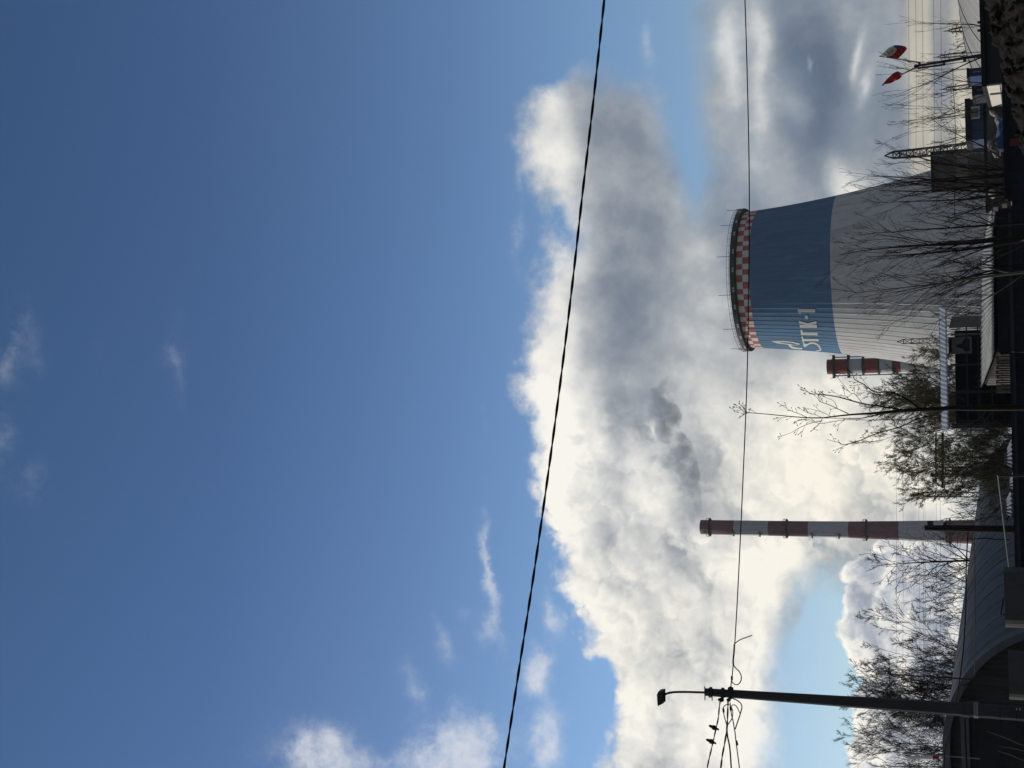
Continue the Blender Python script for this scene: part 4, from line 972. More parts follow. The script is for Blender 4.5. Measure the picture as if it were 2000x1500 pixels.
for i in range(26):                                    # loose clods on the heap
    y = random.uniform(5, 270); x = 1924+y*.2+random.uniform(8, 40); Y = 13.0-random.uniform(.2, 1.5); c_ = at(x, y, Y)
    zz_ = heap_top(c_.x)*max(0, 1-abs((c_.y-13)/3.3)**1.7); c_.z = zz_+.0
    bm = bmesh.new(); bmesh.ops.create_icosphere(bm, subdivisions=2, radius=random.uniform(.02, .05))
    for v in bm.verts: v.co *= (1+mnoise.noise(v.co.normalized()*1.6+Vector((i*5, 0, 0)))*.8+mnoise.noise(v.co.normalized()*4+Vector((i*5, 2, 0)))*.35)
    me = bpy.data.meshes.new('earth_clod'); bm.to_mesh(me); bm.free(); me.materials.append(MAT['soil'])
    ob = bpy.data.objects.new('earth_clod', me); COL.objects.link(ob); ob.location = c_
    tag(ob, 'loose dark clod of earth lying on the heap', 'clod', 'earth clods on the heap')
# ================================================================== trees
def walk(rnd, p, d, L, n, wander, up):
    pts = [Vector(p)]; d = Vector(d).normalized(); s = L/n
    for i in range(n):
        d = (d + Vector((rnd.gauss(0,1), rnd.gauss(0,1), rnd.gauss(0,1)))*wander + Vector((0,0,up/n*2))).normalized()
        pts.append(pts[-1]+d*s)
    return pts
def side(rnd, d, ang):
    a = d.orthogonal().normalized(); a.rotate(Matrix.Rotation(rnd.uniform(0, 2*math.pi), 3, d))
    return (d*math.cos(ang)+a*math.sin(ang)).normalized()
def along(pts, t):
    k = t*(len(pts)-1); i = min(int(k), len(pts)-2); f = k-i
    return pts[i].lerp(pts[i+1], f), (pts[i+1]-pts[i]).normalized()
def tree(name, label, x, y, Yd, xtop, r0, seed, cat='tree', group=None, stems=((0,0),), wander=.05, up=.12, start=.25, n1=14, ang1=(25,42), len1=(.50,.14), n2=7, ang2=(25,45), len2=.45, n3=5, len3=.45, droop=0.0, up1=.25, leaf=0, leaf_size=.05, bark='bark', twig='twig', depth=1.0, min_r=None, hook=None, base_z=0.0):
    """bare tree: foot below photo column (x, y) at depth Yd, top at photo x = xtop.  trunk and main limbs are one part, the finer crown another"""
    rnd = random.Random(seed)
    B = at(x, y, Yd); B.z = base_z
    top = at(xtop, y, Yd); H = top.z-base_z
    mr = min_r or .00015*Yd
    t = thing(name, label, cat, B, group); tk, cr, lv = MB(), MB(), MB()
    for (lx, ly) in stems:
        d = Vector((lx, ly*depth, 1)).normalized()
        hs = H*rnd.uniform(.86, 1.0) if len(stems) > 1 else H
        pts = walk(rnd, B+Vector((lx*.25, ly*.25, 0)), d, hs*(1+.3*math.hypot(lx, ly)*.5), 12, wander, up)
        k = hs/max(1e-3, pts[-1].z-base_z); pts = [Vector((B.x+(p.x-B.x), B.y+(p.y-B.y), base_z+(p.z-base_z)*k)) for p in pts]
        rs = r0*(1 if len(stems) == 1 else .75)
        tk.tube(pts, [max(mr, rs*(1-.93*(i/12)**.8)) for i in range(13)], 7)
        m1 = max(3, int(n1/len(stems)**.6))
        for a in range(m1):
            f = start+(1-start)*((a+rnd.random()*.9)/m1)**.9
            if f > .985: f = .985
            p, dd = along(pts, f); g = (f-start)/(1-start)
            L = H*(len1[0]+(len1[1]-len1[0])*g)*rnd.uniform(.65, 1.15)
            bd = side(rnd, dd, R(rnd.uniform(*ang1))); bd.y *= depth
            b1 = walk(rnd, p, bd, L, 7, .09, up1); r1 = max(mr*1.2, rs*(1-.93*f**.8)*.55)
            tk.tube(b1, [max(mr, r1*(1-.85*i/7)) for i in range(8)], 5)
            for b in range(max(1, int(n2*(.45+.55*(1-g)+.0)*rnd.uniform(.7, 1.3)))):
                f2 = rnd.uniform(.18, 1.0); p2, d2 = along(b1, f2); L2 = L*len2*rnd.uniform(.5, 1.1)*(1.15-.6*f2)
                b2 = walk(rnd, p2, side(rnd, d2, R(rnd.uniform(*ang2))), L2, 5, .14, up1*.7-droop)
                r2 = max(mr, r1*(1-.8*f2)*.5)
                cr.tube(b2, [max(mr*.8, r2*(1-.7*i/5)) for i in range(6)], 4, cap=False)
                for c in range(max(1, int(n3*rnd.uniform(.6, 1.3)))):
                    f3 = rnd.uniform(.15, 1.0); p3, d3 = along(b2, f3)
                    b3 = walk(rnd, p3, side(rnd, d3, R(rnd.uniform(22, 50))), L2*len3*rnd.uniform(.5, 1.2), 3, .16, up1*.5-droop*2)
                    cr.tube(b3, [mr*.85, mr*.75, mr*.65, mr*.5], 3, cap=False)
                    for q in range(leaf):
                        pl = along(b3, rnd.uniform(.1, 1))[0]+Vector((rnd.gauss(0,1), rnd.gauss(0,1), rnd.gauss(0,1)))*leaf_size*.7
                        u = Vector((rnd.gauss(0,1), rnd.gauss(0,1), rnd.gauss(0,1))).normalized(); w = u.orthogonal().normalized(); s_ = leaf_size*rnd.uniform(.6, 1.3)
                        lv.add([pl-u*s_, pl+w*s_*.45, pl+u*s_, pl-w*s_*.45], [(0,1,2,3)])
    tk.build('trunk', MAT[bark], t, smooth=True); cr.build('crown', MAT[twig], t)
    if leaf: lv.build('foliage', MAT['bud'], t)
    return t
fan = dict(ang1=(16,34), ang2=(16,36), up1=.30, len1=(.50,.16), start=.28)
# --- right of the tower
tree('bare_tree', 'slender bare tree rising over the pale arched roof, nearest the right edge', 1900, 71, 66, 1768, .055, 3, n1=9, n2=4, n3=2, len1=(.46,.16), start=.3, ang1=(8,22), ang2=(10,24), up1=.4, wander=.075, min_r=.0058)
tree('bare_tree', 'bare tree with long rising limbs behind the tricolour flag', 1905, 90, 62, 1748, .065, 5, n1=9, n2=5, n3=2, len1=(.46,.16), start=.3, ang1=(8,22), ang2=(10,24), up1=.4, wander=.075, min_r=.0058, twig='twig_brown')
tree('bare_tree', 'thin wavy bare tree between the two flags, close to the flag pole', 1915, 132, 58, 1716, .05, 8, stems=((-.05,0),(.10,.05)), n1=8, n2=4, n3=2, len1=(.46,.16), start=.3, ang1=(8,22), ang2=(10,24), up1=.4, wander=.075, min_r=.0058)
tree('bare_tree', 'thin bare tree arching left of the small red flag', 1918, 148, 57, 1725, .05, 12, stems=((-.10,0),(-.22,.05)), n1=8, n2=3, n3=2, len1=(.46,.16), start=.3, ang1=(8,22), ang2=(10,24), up1=.4, wander=.075, min_r=.0058)
tree('bare_tree', 'tall thin bare tree in front of the blue cabin window side', 1930, 192, 60, 1722, .055, 17, stems=((.02,0),(-.06,.05)), n1=10, n2=5, n3=2, len1=(.46,.16), start=.3, ang1=(8,22), ang2=(10,24), up1=.4, wander=.075, min_r=.0058)
tree('bare_shrub', 'rounded bare shrub standing behind the blue cabin', 1930, 226, 95, 1808, .05, 21, stems=((0,0),(.16,.1),(-.16,-.1),(.3,0),(-.3,.1)), n1=13, n2=7, n3=4, len1=(.42,.2), start=.3, cat='shrub', twig='twig_brown')
tree('bare_tree', 'thin bare tree with many fine shoots left of the blue cabin', 1930, 256, 64, 1732, .05, 27, stems=((0,0),(.08,0),(-.08,.05)), n1=9, n2=5, n3=2, len1=(.46,.16), start=.3, ang1=(8,22), ang2=(10,24), up1=.4, wander=.075, min_r=.0058)
tree('small_shrub', 'low brownish shrub against the pale arched roof', 1905, 70, 120, 1850, .05, 31, stems=((0,0),(.2,0),(-.2,0),(.35,.1)), n1=10, n2=6, n3=4, cat='shrub', twig='twig_brown')
tree('bare_tree', 'bare tree fanning rightwards beside the lattice mast', 1990, 357, 29, 1692, .085, 35, stems=((.02,0),(.17,.05),(.10,-.05),(.25,.05)), n1=16, n2=7, n3=4, min_r=.0032, **fan)
tree('bare_tree', 'upright bare tree standing before the right edge of the cooling tower', 1995, 375, 28, 1682, .07, 38, stems=((.0,0),(.05,.03),(-.03,0)), n1=13, n2=6, n3=4, min_r=.0032, **fan)
tree('bare_tree', 'slim bare tree before the cooling tower, right of the twin trunked one', 1995, 438, 27, 1672, .045, 41, stems=((0,0),), n1=10, n2=5, n3=4, min_r=.0030, len1=(.36,.12), ang1=(16,34), start=.25)
tree('bare_tree', 'largest twin trunked bare tree before the middle of the cooling tower', 1998, 456, 25, 1645, .075, 44, stems=((-.03,0),(.04,.03),(-.075,.0)), n1=17, n2=7, n3=4, min_r=.0030, wander=.04, **fan)
tree('bare_tree', 'leaning bare tree with branches sweeping left before the cooling tower', 1998, 496, 25, 1668, .05, 47, stems=((-.10,0),(-.19,.05)), n1=13, n2=6, n3=4, min_r=.0030, wander=.04, up=.22, **fan)
tree('bare_tree', 'pale barked young tree leaning left over the grey slate roof', 1998, 514, 22, 1650, .042, 52, stems=((-.075,0),), n1=16, n2=7, n3=4, bark='bark_pale', len1=(.42,.14), ang1=(18,38), start=.3, wander=.035)
tree('bare_shrub', 'dense dark shrub behind the slate roof, right of the open shed', 1950, 585, 52, 1838, .05, 55, stems=((0,0),(.2,0),(-.2,.1),(.38,0),(-.35,.1)), n1=16, n2=8, n3=6, cat='shrub', len1=(.5,.25))
tree('bare_shrub', 'scrubby bare bush behind the slate roof, under the largest twin trunked tree', 1950, 490, 52, 1850, .05, 57, stems=((0,0),(.25,0),(-.25,.1),(.5,0),(-.5,.1)), n1=15, n2=8, n3=5, cat='shrub', len1=(.5,.25), twig='twig_brown')
tree('bare_shrub', 'scrubby bare bush right of the slate roof, under the tower edge', 1950, 405, 54, 1835, .05, 58, stems=((0,0),(.25,0),(-.25,.1),(.5,0),(-.5,.1)), n1=15, n2=8, n3=5, cat='shrub', len1=(.5,.25))
# --- the budding willow scrub in the middle
bud = dict(cat='shrub', twig='twig_olive', len1=(.44,.24), start=.12, ang1=(20,50), min_r=.0062)
tree('budding_shrub', 'olive budding shrub rising behind the blue awning, nearest the flue stack', 1950, 716, 64, 1796, .06, 61, stems=((0,0),(.16,0),(-.16,.1),(.30,0)), n1=34, n2=13, n3=12, leaf=3, leaf_size=.024, **bud)
tree('budding_shrub', 'tallest olive budding shrub behind the young tree and blue awning', 1950, 782, 62, 1738, .06, 63, stems=((0,0),(.10,0),(-.10,.1),(.2,0),(-.2,.1),(.3,-.1),(-.3,-.1)), n1=60, n2=15, n3=12, leaf=3, leaf_size=.024, **bud)
tree('budding_shrub', 'olive budding shrub left of the blue awning', 1960, 848, 60, 1762, .06, 66, stems=((0,0),(.2,0),(-.2,.1),(-.4,0),(.36,.1)), n1=46, n2=15, n3=12, leaf=3, leaf_size=.024, **bud)
tree('budding_shrub', 'lower olive budding shrub beside the gantry beams', 1965, 902, 58, 1800, .06, 69, stems=((0,0),(.25,0),(-.25,.1),(-.5,0),(.45,.1)), n1=46, n2=15, n3=12, leaf=3, leaf_size=.024, **bud)
tree('bare_shrub', 'dark tangled bush before the far end of the arched hangar', 1972, 915, 46, 1905, .05, 71, stems=((0,0),(.3,0),(-.3,.1),(-.65,0),(.7,.1),(-.9,.1)), n1=22, n2=9, n3=6, cat='shrub', len1=(.55,.3), start=.1)
tree('bare_shrub', 'dark tangled bush under the olive budding shrubs, left of the open shed', 1972, 862, 46, 1890, .05, 72, stems=((0,0),(.3,0),(-.3,.1),(-.65,0),(.7,.1)), n1=22, n2=9, n3=6, cat='shrub', len1=(.55,.3), start=.1)
# --- behind the hangar
tree('birch_tree', 'drooping bare birch left of the tall striped chimney', 1950, 1087, 92, 1712, .16, 75, n1=26, n2=8, n3=6, ang1=(30,55), len1=(.46,.12), start=.3, up1=.22, droop=.22, wander=.035, up=.05, twig='twig')
tree('bare_shrub', 'spreading bare bush behind the hangar ridge next to the birch', 1940, 1142, 90, 1806, .09, 78, stems=((0,0),(.14,0),(-.16,.1),(-.30,0)), n1=18, n2=8, n3=5, cat='shrub', len1=(.45,.2), start=.35)
tree('bare_shrub', 'thin bare bush behind the hangar ridge, in the middle of its length', 1940, 1197, 92, 1812, .07, 81, stems=((0,0),(.12,0),(-.15,.1)), n1=13, n2=6, n3=4, cat='shrub', len1=(.4,.15), start=.4)
tree('bare_shrub', 'bare bush behind the hangar ridge, right of the aerial mast', 1930, 1272, 84, 1776, .08, 84, stems=((0,0),(.15,0),(-.15,.1),(.28,0)), n1=16, n2=8, n3=5, cat='shrub', len1=(.42,.18), start=.35)
tree('dense_bush', 'dense dark bush just right of the street lamp post', 1930, 1328, 78, 1692, .10, 87, stems=((0,0),(.10,0),(-.10,.1),(.20,0),(-.2,.1)), n1=40, n2=13, n3=13, cat='bush', min_r=.0085, start=.3, len1=(.36,.15))
tree('dense_bush', 'dense dark bush just left of the street lamp post', 1920, 1400, 78, 1656, .10, 90, stems=((0,0),(.10,0),(-.10,.1),(.20,0),(-.2,.1)), n1=40, n2=13, n3=13, cat='bush', min_r=.0085, start=.3, len1=(.36,.15))
tree('dense_bush', 'dense dark bush behind the hangar peak, beside the drooping flag', 1915, 1456, 76, 1664, .10, 93, stems=((0,0),(.10,0),(-.10,.1),(.20,0),(-.2,.1)), n1=40, n2=13, n3=13, cat='bush', min_r=.0085, start=.3, len1=(.36,.15))
tree('dense_bush', 'dense dark bush cut by the left edge of the view', 1915, 1508, 76, 1690, .10, 96, stems=((0,0),(.10,0),(-.10,.1),(.2,0)), n1=20, n2=9, n3=6, cat='bush', start=.3, len1=(.36,.15))
for i, (y, xt, lab) in enumerate([(1002, 1862, 'small far bare tree touching the right side of the chimney'), (985, 1868, 'small far bare tree by the thin radio mast'), (1012, 1838, 'small far bare tree half behind the chimney')]):
    tree('far_bare_tree', lab, 1950, y, 160, xt, .08, 100+i, n1=10, n2=5, n3=3, stems=((0,0),(.12,0),(-.12,0)), len1=(.4,.2), start=.4)

# --- the young tree in front, limb by limb
ST = 20.0
sap = thing('young_tree', 'young bare tree with thick buds standing alone in front', 'tree', (at(1900, 797, ST).x, ST, 0))
rs = random.Random(5)
def sp(lst, dy): return [at(x, y, ST+dy*(i/(len(lst)-1))) for i, (x, y) in enumerate(lst)]
def curve(pts, n=4):
    "smooth run through the points"
    out = []
    for i in range(len(pts)-1):
        p0, p1, p2, p3 = pts[max(i-1,0)], pts[i], pts[i+1], pts[min(i+2,len(pts)-1)]
        for k in range(n):
            t = k/n; out.append(.5*((2*p1)+(p2-p0)*t+(2*p0-5*p1+4*p2-p3)*t*t+(3*p1-p0-3*p2+p3)*t**3))
    return out+[pts[-1]]
trunk = [(2010,797),(1950,796),(1900,797),(1860,796.5),(1835,799),(1800,800),(1765,802),(1732,805),(1700,807.5),(1660,810),(1607,816)]
tk = MB(); c_ = curve([Vector((at(1990,797,ST).x, ST, 0))]+sp(trunk[1:], 0)); tk.tube(c_, [.052-.043*i/(len(c_)-1) for i in range(len(c_))], 8)
tk.build('trunk', MAT['bark'], sap, smooth=True)
limbs = [ # photo points, start radius, depth drift
 ([(1607,816),(1578,816),(1540,813),(1500,809),(1463,806),(1455,805),(1443,797),(1434,795)], .010, .3),
 ([(1463,806),(1457,808),(1450,811),(1446,813)], .004, .2), ([(1460,806),(1453,798),(1447,792),(1444,789)], .005, -.2), ([(1478,808),(1470,802),(1464,800)], .003, .1), ([(1448,800),(1440,803),(1435,803)], .003, .1), ([(1449,800),(1442,793),(1435,790)], .003, .1),
 ([(1732,806),(1700,813),(1680,817),(1640,817),(1607,816.5)], .012, .5),
 ([(1800,802),(1794,810),(1772,819),(1740,820),(1700,820.5),(1650,820),(1605,827),(1590,824),(1575,821)], .009, .7),
 ([(1606,822),(1585,826),(1562,835),(1545,845),(1522,853)], .006, .6), ([(1606,818),(1600,828),(1590,838),(1584,842)], .005, .5), ([(1572,832),(1567,842),(1563,846)], .003, .4), ([(1650,820),(1640,827),(1632,832)], .004, .5),
 ([(1590,822),(1578,819),(1566,820),(1552,824)], .004, .6),
 ([(1796,799),(1772,780),(1740,766),(1712,766),(1696,758),(1686,750),(1670,742),(1664,730),(1652,716)], .014, -.6),
 ([(1686,750),(1672,752),(1668,757)], .004, -.5), ([(1700,760),(1684,740),(1680,734)], .004, -.6), ([(1680,746),(1668,748)], .003, -.5), ([(1664,738),(1650,731),(1640,728)], .004, -.5),
 ([(1765,801),(1724,794),(1684,788),(1640,776),(1618,772),(1600,770),(1585,769),(1575,764),(1565,762)], .013, -.3),
 ([(1684,788),(1670,770),(1660,766),(1634,735)], .006, -.6), ([(1668,769),(1669,762),(1668,758)], .003, -.5), ([(1660,766),(1654,762)], .002, -.4),
 ([(1663,781),(1651,774),(1648,758)], .005, .3), ([(1645,777),(1632,768),(1625,763)], .004, .3), ([(1651,774),(1643,772)], .002, .2),
 ([(1657,808),(1635,798),(1618,790),(1603,785),(1595,776),(1587,770)], .008, .4), ([(1635,797),(1628,783),(1612,776),(1604,771)], .005, .4), ([(1634,798),(1622,799)], .003, .4), ([(1603,785),(1600,777),(1598,772)], .003, .3),
 ([(1600,772),(1592,766)], .003, .2), ([(1610,772),(1604,766)], .003, .2), ([(1577,765),(1571,768)], .003, .1), ([(1577,765),(1572,759)], .003, .1),
 ([(1622,813),(1603,804),(1578,798),(1573,797)], .005, .4), ([(1603,804),(1590,792)], .003, .4),
 ([(1606,816),(1592,810),(1577,806),(1561,797)], .004, -.3), ([(1578,806),(1575,801)], .002, -.2),
 ([(1576,815),(1560,808),(1542,801),(1530,793),(1520,787)], .006, .5), ([(1537,797),(1533,787)], .003, .4), ([(1540,813),(1530,816),(1518,816)], .003, .3), ([(1576,818),(1560,820),(1553,825)], .003, .3),
 ([(1838,803),(1826,811),(1792,818),(1760,833),(1712,847),(1680,860),(1648,868.5),(1638,864),(1628,862),(1616,858)], .012, .9),
 ([(1660,866),(1645,873),(1636,877),(1628,880)], .005, .8), ([(1630,862),(1626,853),(1623,848)], .003, .7), ([(1640,866),(1637,860)], .002, .7),
 ([(1846,797),(1835,793),(1838,803)], .006, .2), ([(1905,797),(1884,783),(1868,774),(1852,770),(1836,763)], .008, -.7), ([(1930,797),(1915,815),(1896,826),(1880,834)], .006, .6), ([(1940,798),(1918,830),(1896,842)], .005, .8),
 ([(1760,802),(1745,794),(1735,786)], .004, -.3), ([(1735,805),(1722,810),(1710,808),(1700,803)], .004, -.3),
]
cr = MB(); bd = cr        # the buds are part of the branches
for pts, r, dy in limbs:
    c_ = curve(sp(pts, dy)); n = len(c_)
    cr.tube(c_, [max(.0028, r*(1-.75*i/(n-1))) for i in range(n)], 6)
    tip = c_[-1]; d = (c_[-1]-c_[-3]).normalized()
    if r < .011: bd.tube([tip-d*.01, tip+d*.012, tip+d*.04], [.005, .009, .002], 6)
    for k in range(int(n/4)):                        # short side spurs with buds
        q, qd = along(c_, rs.uniform(.25, .95)); sd_ = side(rs, qd, R(rs.uniform(30, 60))); e = q+sd_*rs.uniform(.03, .12)
        cr.tube([q, e], [.0035, .0025], 4); bd.tube([e-sd_*.01, e+sd_*.01, e+sd_*.03], [.004, .007, .002], 5)
cr.build('branches', MAT['bark'], sap, smooth=True)
# ================================================================== street lamp, wires, birds
LY = 30.0
lb = at(1990, 1393, LY); lt = at(1377, 1353, LY)
lamp = thing('street_lamp', 'tall grey concrete street lamp post with wires and a curved arm', 'street lamp', (lb.x, LY, 0))
lt = Vector((lb.x, LY, lt.z))
def lx(x): return at(x, 1372, LY).z
mb = MB()
def octo(z, w):
    c = w*.22; return [(lb.x+a, LY+b, z) for a, b in ((-w/2+c,-w/2),(w/2-c,-w/2),(w/2,-w/2+c),(w/2,w/2-c),(w/2-c,w/2),(-w/2+c,w/2),(-w/2,w/2-c),(-w/2,-w/2+c))]
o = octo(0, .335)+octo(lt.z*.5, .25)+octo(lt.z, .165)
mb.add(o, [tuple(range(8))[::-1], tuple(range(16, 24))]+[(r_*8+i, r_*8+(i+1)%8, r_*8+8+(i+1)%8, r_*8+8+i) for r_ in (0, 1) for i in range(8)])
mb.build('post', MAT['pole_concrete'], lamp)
arm = [at(1385, 1352.5, LY-.1), at(1376, 1352.5, LY-.1), at(1340, 1351.5, LY-.15), at(1315, 1352, LY-.22), at(1303, 1354.5, LY-.27), at(1297, 1358, LY-.3), at(1294, 1361, LY-.32)]
MB().tube(curve(arm), .028, 8).build('arm', MAT['lamp_grey'], lamp)
hd = MB(); P_ = lambda x, y, d: at(x, y, LY-.32+d)
hd.slab([P_(1294.6,1349.5,-.1), P_(1295.2,1374,-.1), P_(1284.5,1379.5,-.1), P_(1282.8,1357,-.1), P_(1286,1350.5,-.1)], (0,.24,0))
hm = hd.build('lamp_head', MAT['lamp_grey'], lamp)
hd = MB().slab([P_(1296,1352,-.06), P_(1296.2,1371,-.06), P_(1295.3,1373,-.06), P_(1294.9,1351,-.06)], (0,.16,0)); hd.build('lens', MAT['glass'], hm)
for xx, w in ((1388, .23), (1412, .235), (1427, .245)):
    z = lx(xx); MB().slab(octo(z-.03, w), (0,0,.06)).build('clamp_band', MAT['dark_steel'], lamp)
for xx in (1379, 1393, 1413):
    z = lx(xx); MB().tube([(lb.x-.17, LY-.1, z), (lb.x+.16, LY-.1, z)], .012, 6).build('bolt', MAT['dark_steel'], lamp)
for (x, y, a, b) in [(1408, 1367, .10, .14), (1423, 1367, .08, .10), (1427, 1345, .10, .13)]:
    c_ = at(x, y, LY-.05); MB().tube([c_+Vector((0,0,-b/2)), c_+Vector((0,0,-b/6)), c_+Vector((0,0,b/6)), c_+Vector((0,0,b/2))], [a*.3, a*.55, a*.5, a*.25], 8).build('insulator', MAT['dark_steel'], lamp)
MB().tube(curve([at(1427,1346,LY-.05), at(1424.5,1344,LY-.05), at(1425,1341,LY-.05), at(1428,1342,LY-.05)]), .008, 5).build('hook', MAT['dark_steel'], lamp)
for xx in (1890, 1903, 1908):
    z = lx(xx); w = .335-.17*z/lt.z+.03; MB().slab(octo(z-.05 if xx < 1900 else z-.025, w), (0,0,.16 if xx < 1900 else .04)).build('clamp_band', MAT['galv'] if xx > 1900 else MAT['pole_concrete'], lamp)
z0 = lx(1893)
MB().slab([at(1873,1386.5,LY-.1), at(1893,1389,LY-.1), at(1904,1390.5,LY-.1), at(1915,1389.5,LY-.1), at(1941,1394.5,LY-.1), at(1942,1392,LY-.1), at(1905,1384,LY-.1), at(1880,1383,LY-.1)], (0,.03,0)).build('loose_sheet', MAT['galv'], lamp)
for xx in (1985.5, 1992):
    MB().bar(at(xx, 1383, LY-.16), at(xx, 1387, LY-.16), .02).build('number_plate', MAT['frame_white'], lamp)

def wire(name, label, pts, Y, r, cat='cable', group=None, twist=0, n=6, seg=8, Y2=None, thick=None):
    Y2 = Y if Y2 is None else Y2
    P = curve([at(x, y, Y+(Y2-Y)*i/(len(pts)-1)) for i, (x, y) in enumerate(pts)], seg); mb = MB()
    if twist:
        L = 0; acc = [0]
        for a, b in zip(P, P[1:]): L += (b-a).length; acc.append(L)
        m_ = max(len(P), int(L/twist*10)); Q = []
        for i in range(m_+1):
            s_ = L*i/m_; k = max(j for j in range(len(acc)) if acc[j] <= s_+1e-9); k = min(k, len(P)-2)
            Q.append(P[k].lerp(P[k+1], (s_-acc[k])/max(acc[k+1]-acc[k], 1e-9)))
        for ph in (0, math.pi):
            S_ = []
            for i, q in enumerate(Q):
                d = (Q[min(i+1, m_)]-Q[max(i-1, 0)]).normalized(); a = d.cross(Vector((0,1,0))).normalized(); b = a.cross(d); t = 2*math.pi*L*i/m_/twist+ph
                S_.append(q+(a*math.cos(t)+b*math.sin(t))*r*.8)
            mb.tube(S_, r, 5)
    else: mb.tube(P, r, n)
    o = mb.build(name, MAT['black_cable'], None, P[0], smooth=False); return tag(o, label, cat, group)
LW = 'wires on the street lamp post'
wire('overhead_cable', 'thick twisted black cable crossing the blue sky high above everything', [(1183,-40),(1180,0),(1160,187),(1138,375),(1117,562),(1094,750),(1069,937),(1042,1125),(1013,1312),(984.5,1500),(978,1540)], 10.0, .0068, twist=.42)
wire('overhead_cable', 'thin black cable crossing before the cooling tower rim to the street lamp', [(1453,-30),(1455,0),(1460.5,190),(1463.5,375),(1462.3,560),(1458.7,750),(1450.5,950),(1442.5,1125),(1436.5,1235),(1434.5,1262),(1433,1280),(1432,1299),(1430,1320),(1428.5,1331),(1427.5,1341)], 30.0, .013, Y2=29.95, group=LW)
wire('service_cable', 'doubled thick cable section spliced beside the street lamp', [(1434.5,1258),(1433.5,1275),(1432,1290),(1432.5,1299)], 29.93, .020, group=LW)
wire('service_cable', 'teardrop cable loop hanging right of the street lamp', [(1432.5,1299),(1438,1306),(1444,1312),(1448,1322),(1446,1332),(1439.5,1337.5),(1433,1335),(1429,1329),(1429.5,1320)], 29.9, .013, group=LW)
wire('service_cable', 'short free cable end sticking out below the thin wire', [(1434.5,1258),(1440,1253),(1449,1248),(1469,1241)], 29.9, .013, group=LW)
wire('overhead_cable', 'twisted wire with two perched birds left of the street lamp', [(1407,1367),(1404.5,1385),(1403,1402),(1398,1425),(1392,1452),(1385,1482),(1380,1505),(1374,1530)], 30.0, .011, Y2=29.4, group=LW, twist=.5)
wire('overhead_cable', 'second wire left of the street lamp, bending towards the birds wire', [(1422,1366),(1421,1400),(1419.5,1425),(1416,1448),(1411,1475),(1407.5,1502),(1403,1530)], 29.9, .013, Y2=29.4, group=LW, twist=.6)
wire('overhead_cable', 'third thicker wire left of the street lamp, parting from the second', [(1419.5,1420),(1421,1438),(1425,1458),(1427,1480),(1428.3,1502),(1430,1530)], 29.95, .018, Y2=29.4, group=LW)
wire('overhead_cable', 'lowest wire left of the street lamp with a clamp on it', [(1426,1372),(1428,1392),(1432,1410),(1435.5,1430),(1437.5,1448),(1441,1475),(1444.5,1502),(1448,1530)], 29.95, .013, Y2=29.4, group=LW)
wire('service_cable', 'cable loop bulging down from the street lamp clamp to the lowest wire', [(1428,1363),(1438,1367),(1446,1373),(1449,1381),(1446,1394),(1440,1412),(1436,1424)], 29.85, .015, group=LW)
wire('service_cable', 'small arched cable loop between the second and lowest wires', [(1420,1418),(1416,1404),(1413,1390),(1414,1380),(1420,1376),(1426,1378),(1431,1388),(1430,1402),(1424,1412),(1420,1418)], 29.85, .012, group=LW)
wire('service_cable', 'short curved jumper beside the cable loop on the lowest wire', [(1427,1382),(1431,1377),(1437,1378),(1442,1386),(1445,1393)], 29.85, .012, group=LW)
for (x, y, s_) in [(1413, 1388, .0), (1427, 1384, .0)]: pass
for i, (x0, y0, x1, y1, lab) in enumerate([(1412.3,1383,1413.6,1392,'dark sleeve on the arched loop of the lamp wires'), (1426.5,1380,1427.8,1389,'dark sleeve on the lowest wire by the lamp post'), (1438,1446,1440.5,1456,'dark clamp far along the lowest lamp wire'), (1429.3,1320,1429.6,1329,'dark sleeve at the head of the teardrop loop')]):
    a_, b_ = at(x0, y0, 29.82), at(x1, y1, 29.82)
    t = MB().tube([a_, a_.lerp(b_, .15), a_.lerp(b_, .85), b_], [.014, .026, .026, .014], 8).build('cable_sleeve', MAT['black_cable'], None, a_); tag(t, lab, 'cable sleeve', LW)
def pigeon(x, y, label):
    c_ = at(x, y, 29.72); t = thing('perched_bird', label, 'bird', c_, 'birds perched on the lamp wire')
    # body axis leans from breast (up, left of the wire) to tail (down, across it)
    A = at(x-11, y-4, 29.72); B = at(x+9, y+5, 29.72); ax = (B-A); L = ax.length; ax.normalize()
    pts, rad = [], []
    for f, r in [(0,.012),(.06,.030),(.16,.038),(.22,.036),(.30,.048),(.42,.064),(.55,.060),(.66,.044),(.76,.026),(.88,.020),(1.0,.016)]:
        pts.append(A+ax*L*f*1.0+Vector((0, 0, -.012*math.sin(f*3.1)))); rad.append(r*L/.28)
    mb = MB().tube(pts, rad, 12); mb.build('body', MAT['bird_dark'], t, smooth=True)
    bk = A-ax*.0+Vector((.0, -.0, .0)); MB().tube([A+ax*.004, A-ax*.02+Vector((-.012, 0, -.012))], [.010, .002], 6).build('beak', MAT['dark_steel'], t)
    nrm = ax.cross(Vector((0,1,0))).normalized()
    for s_ in (-1, 1): MB().tube([A+ax*L*.32+Vector((0, s_*.035, 0)), A+ax*L*.5+Vector((0, s_*.05, 0)), A+ax*L*.72+Vector((0, s_*.03, 0)), A+ax*L*.86+Vector((0, s_*.012, 0))], [.015, .034, .024, .005], 8).build('wing', MAT['bird_dark'], t, smooth=True)
    for s_ in (-.015, .015): MB().tube([A+ax*L*.52+Vector((0, s_, -.03)), A+ax*L*.60+Vector((0, s_, -.085))], [.007, .005], 5).build('leg', MAT['dark_steel'], t)
pigeon(1395.5, 1421, 'dark bird perched on the lamp wire, nearer the post')
pigeon(1390, 1448, 'dark bird perched on the lamp wire, farther from the post')

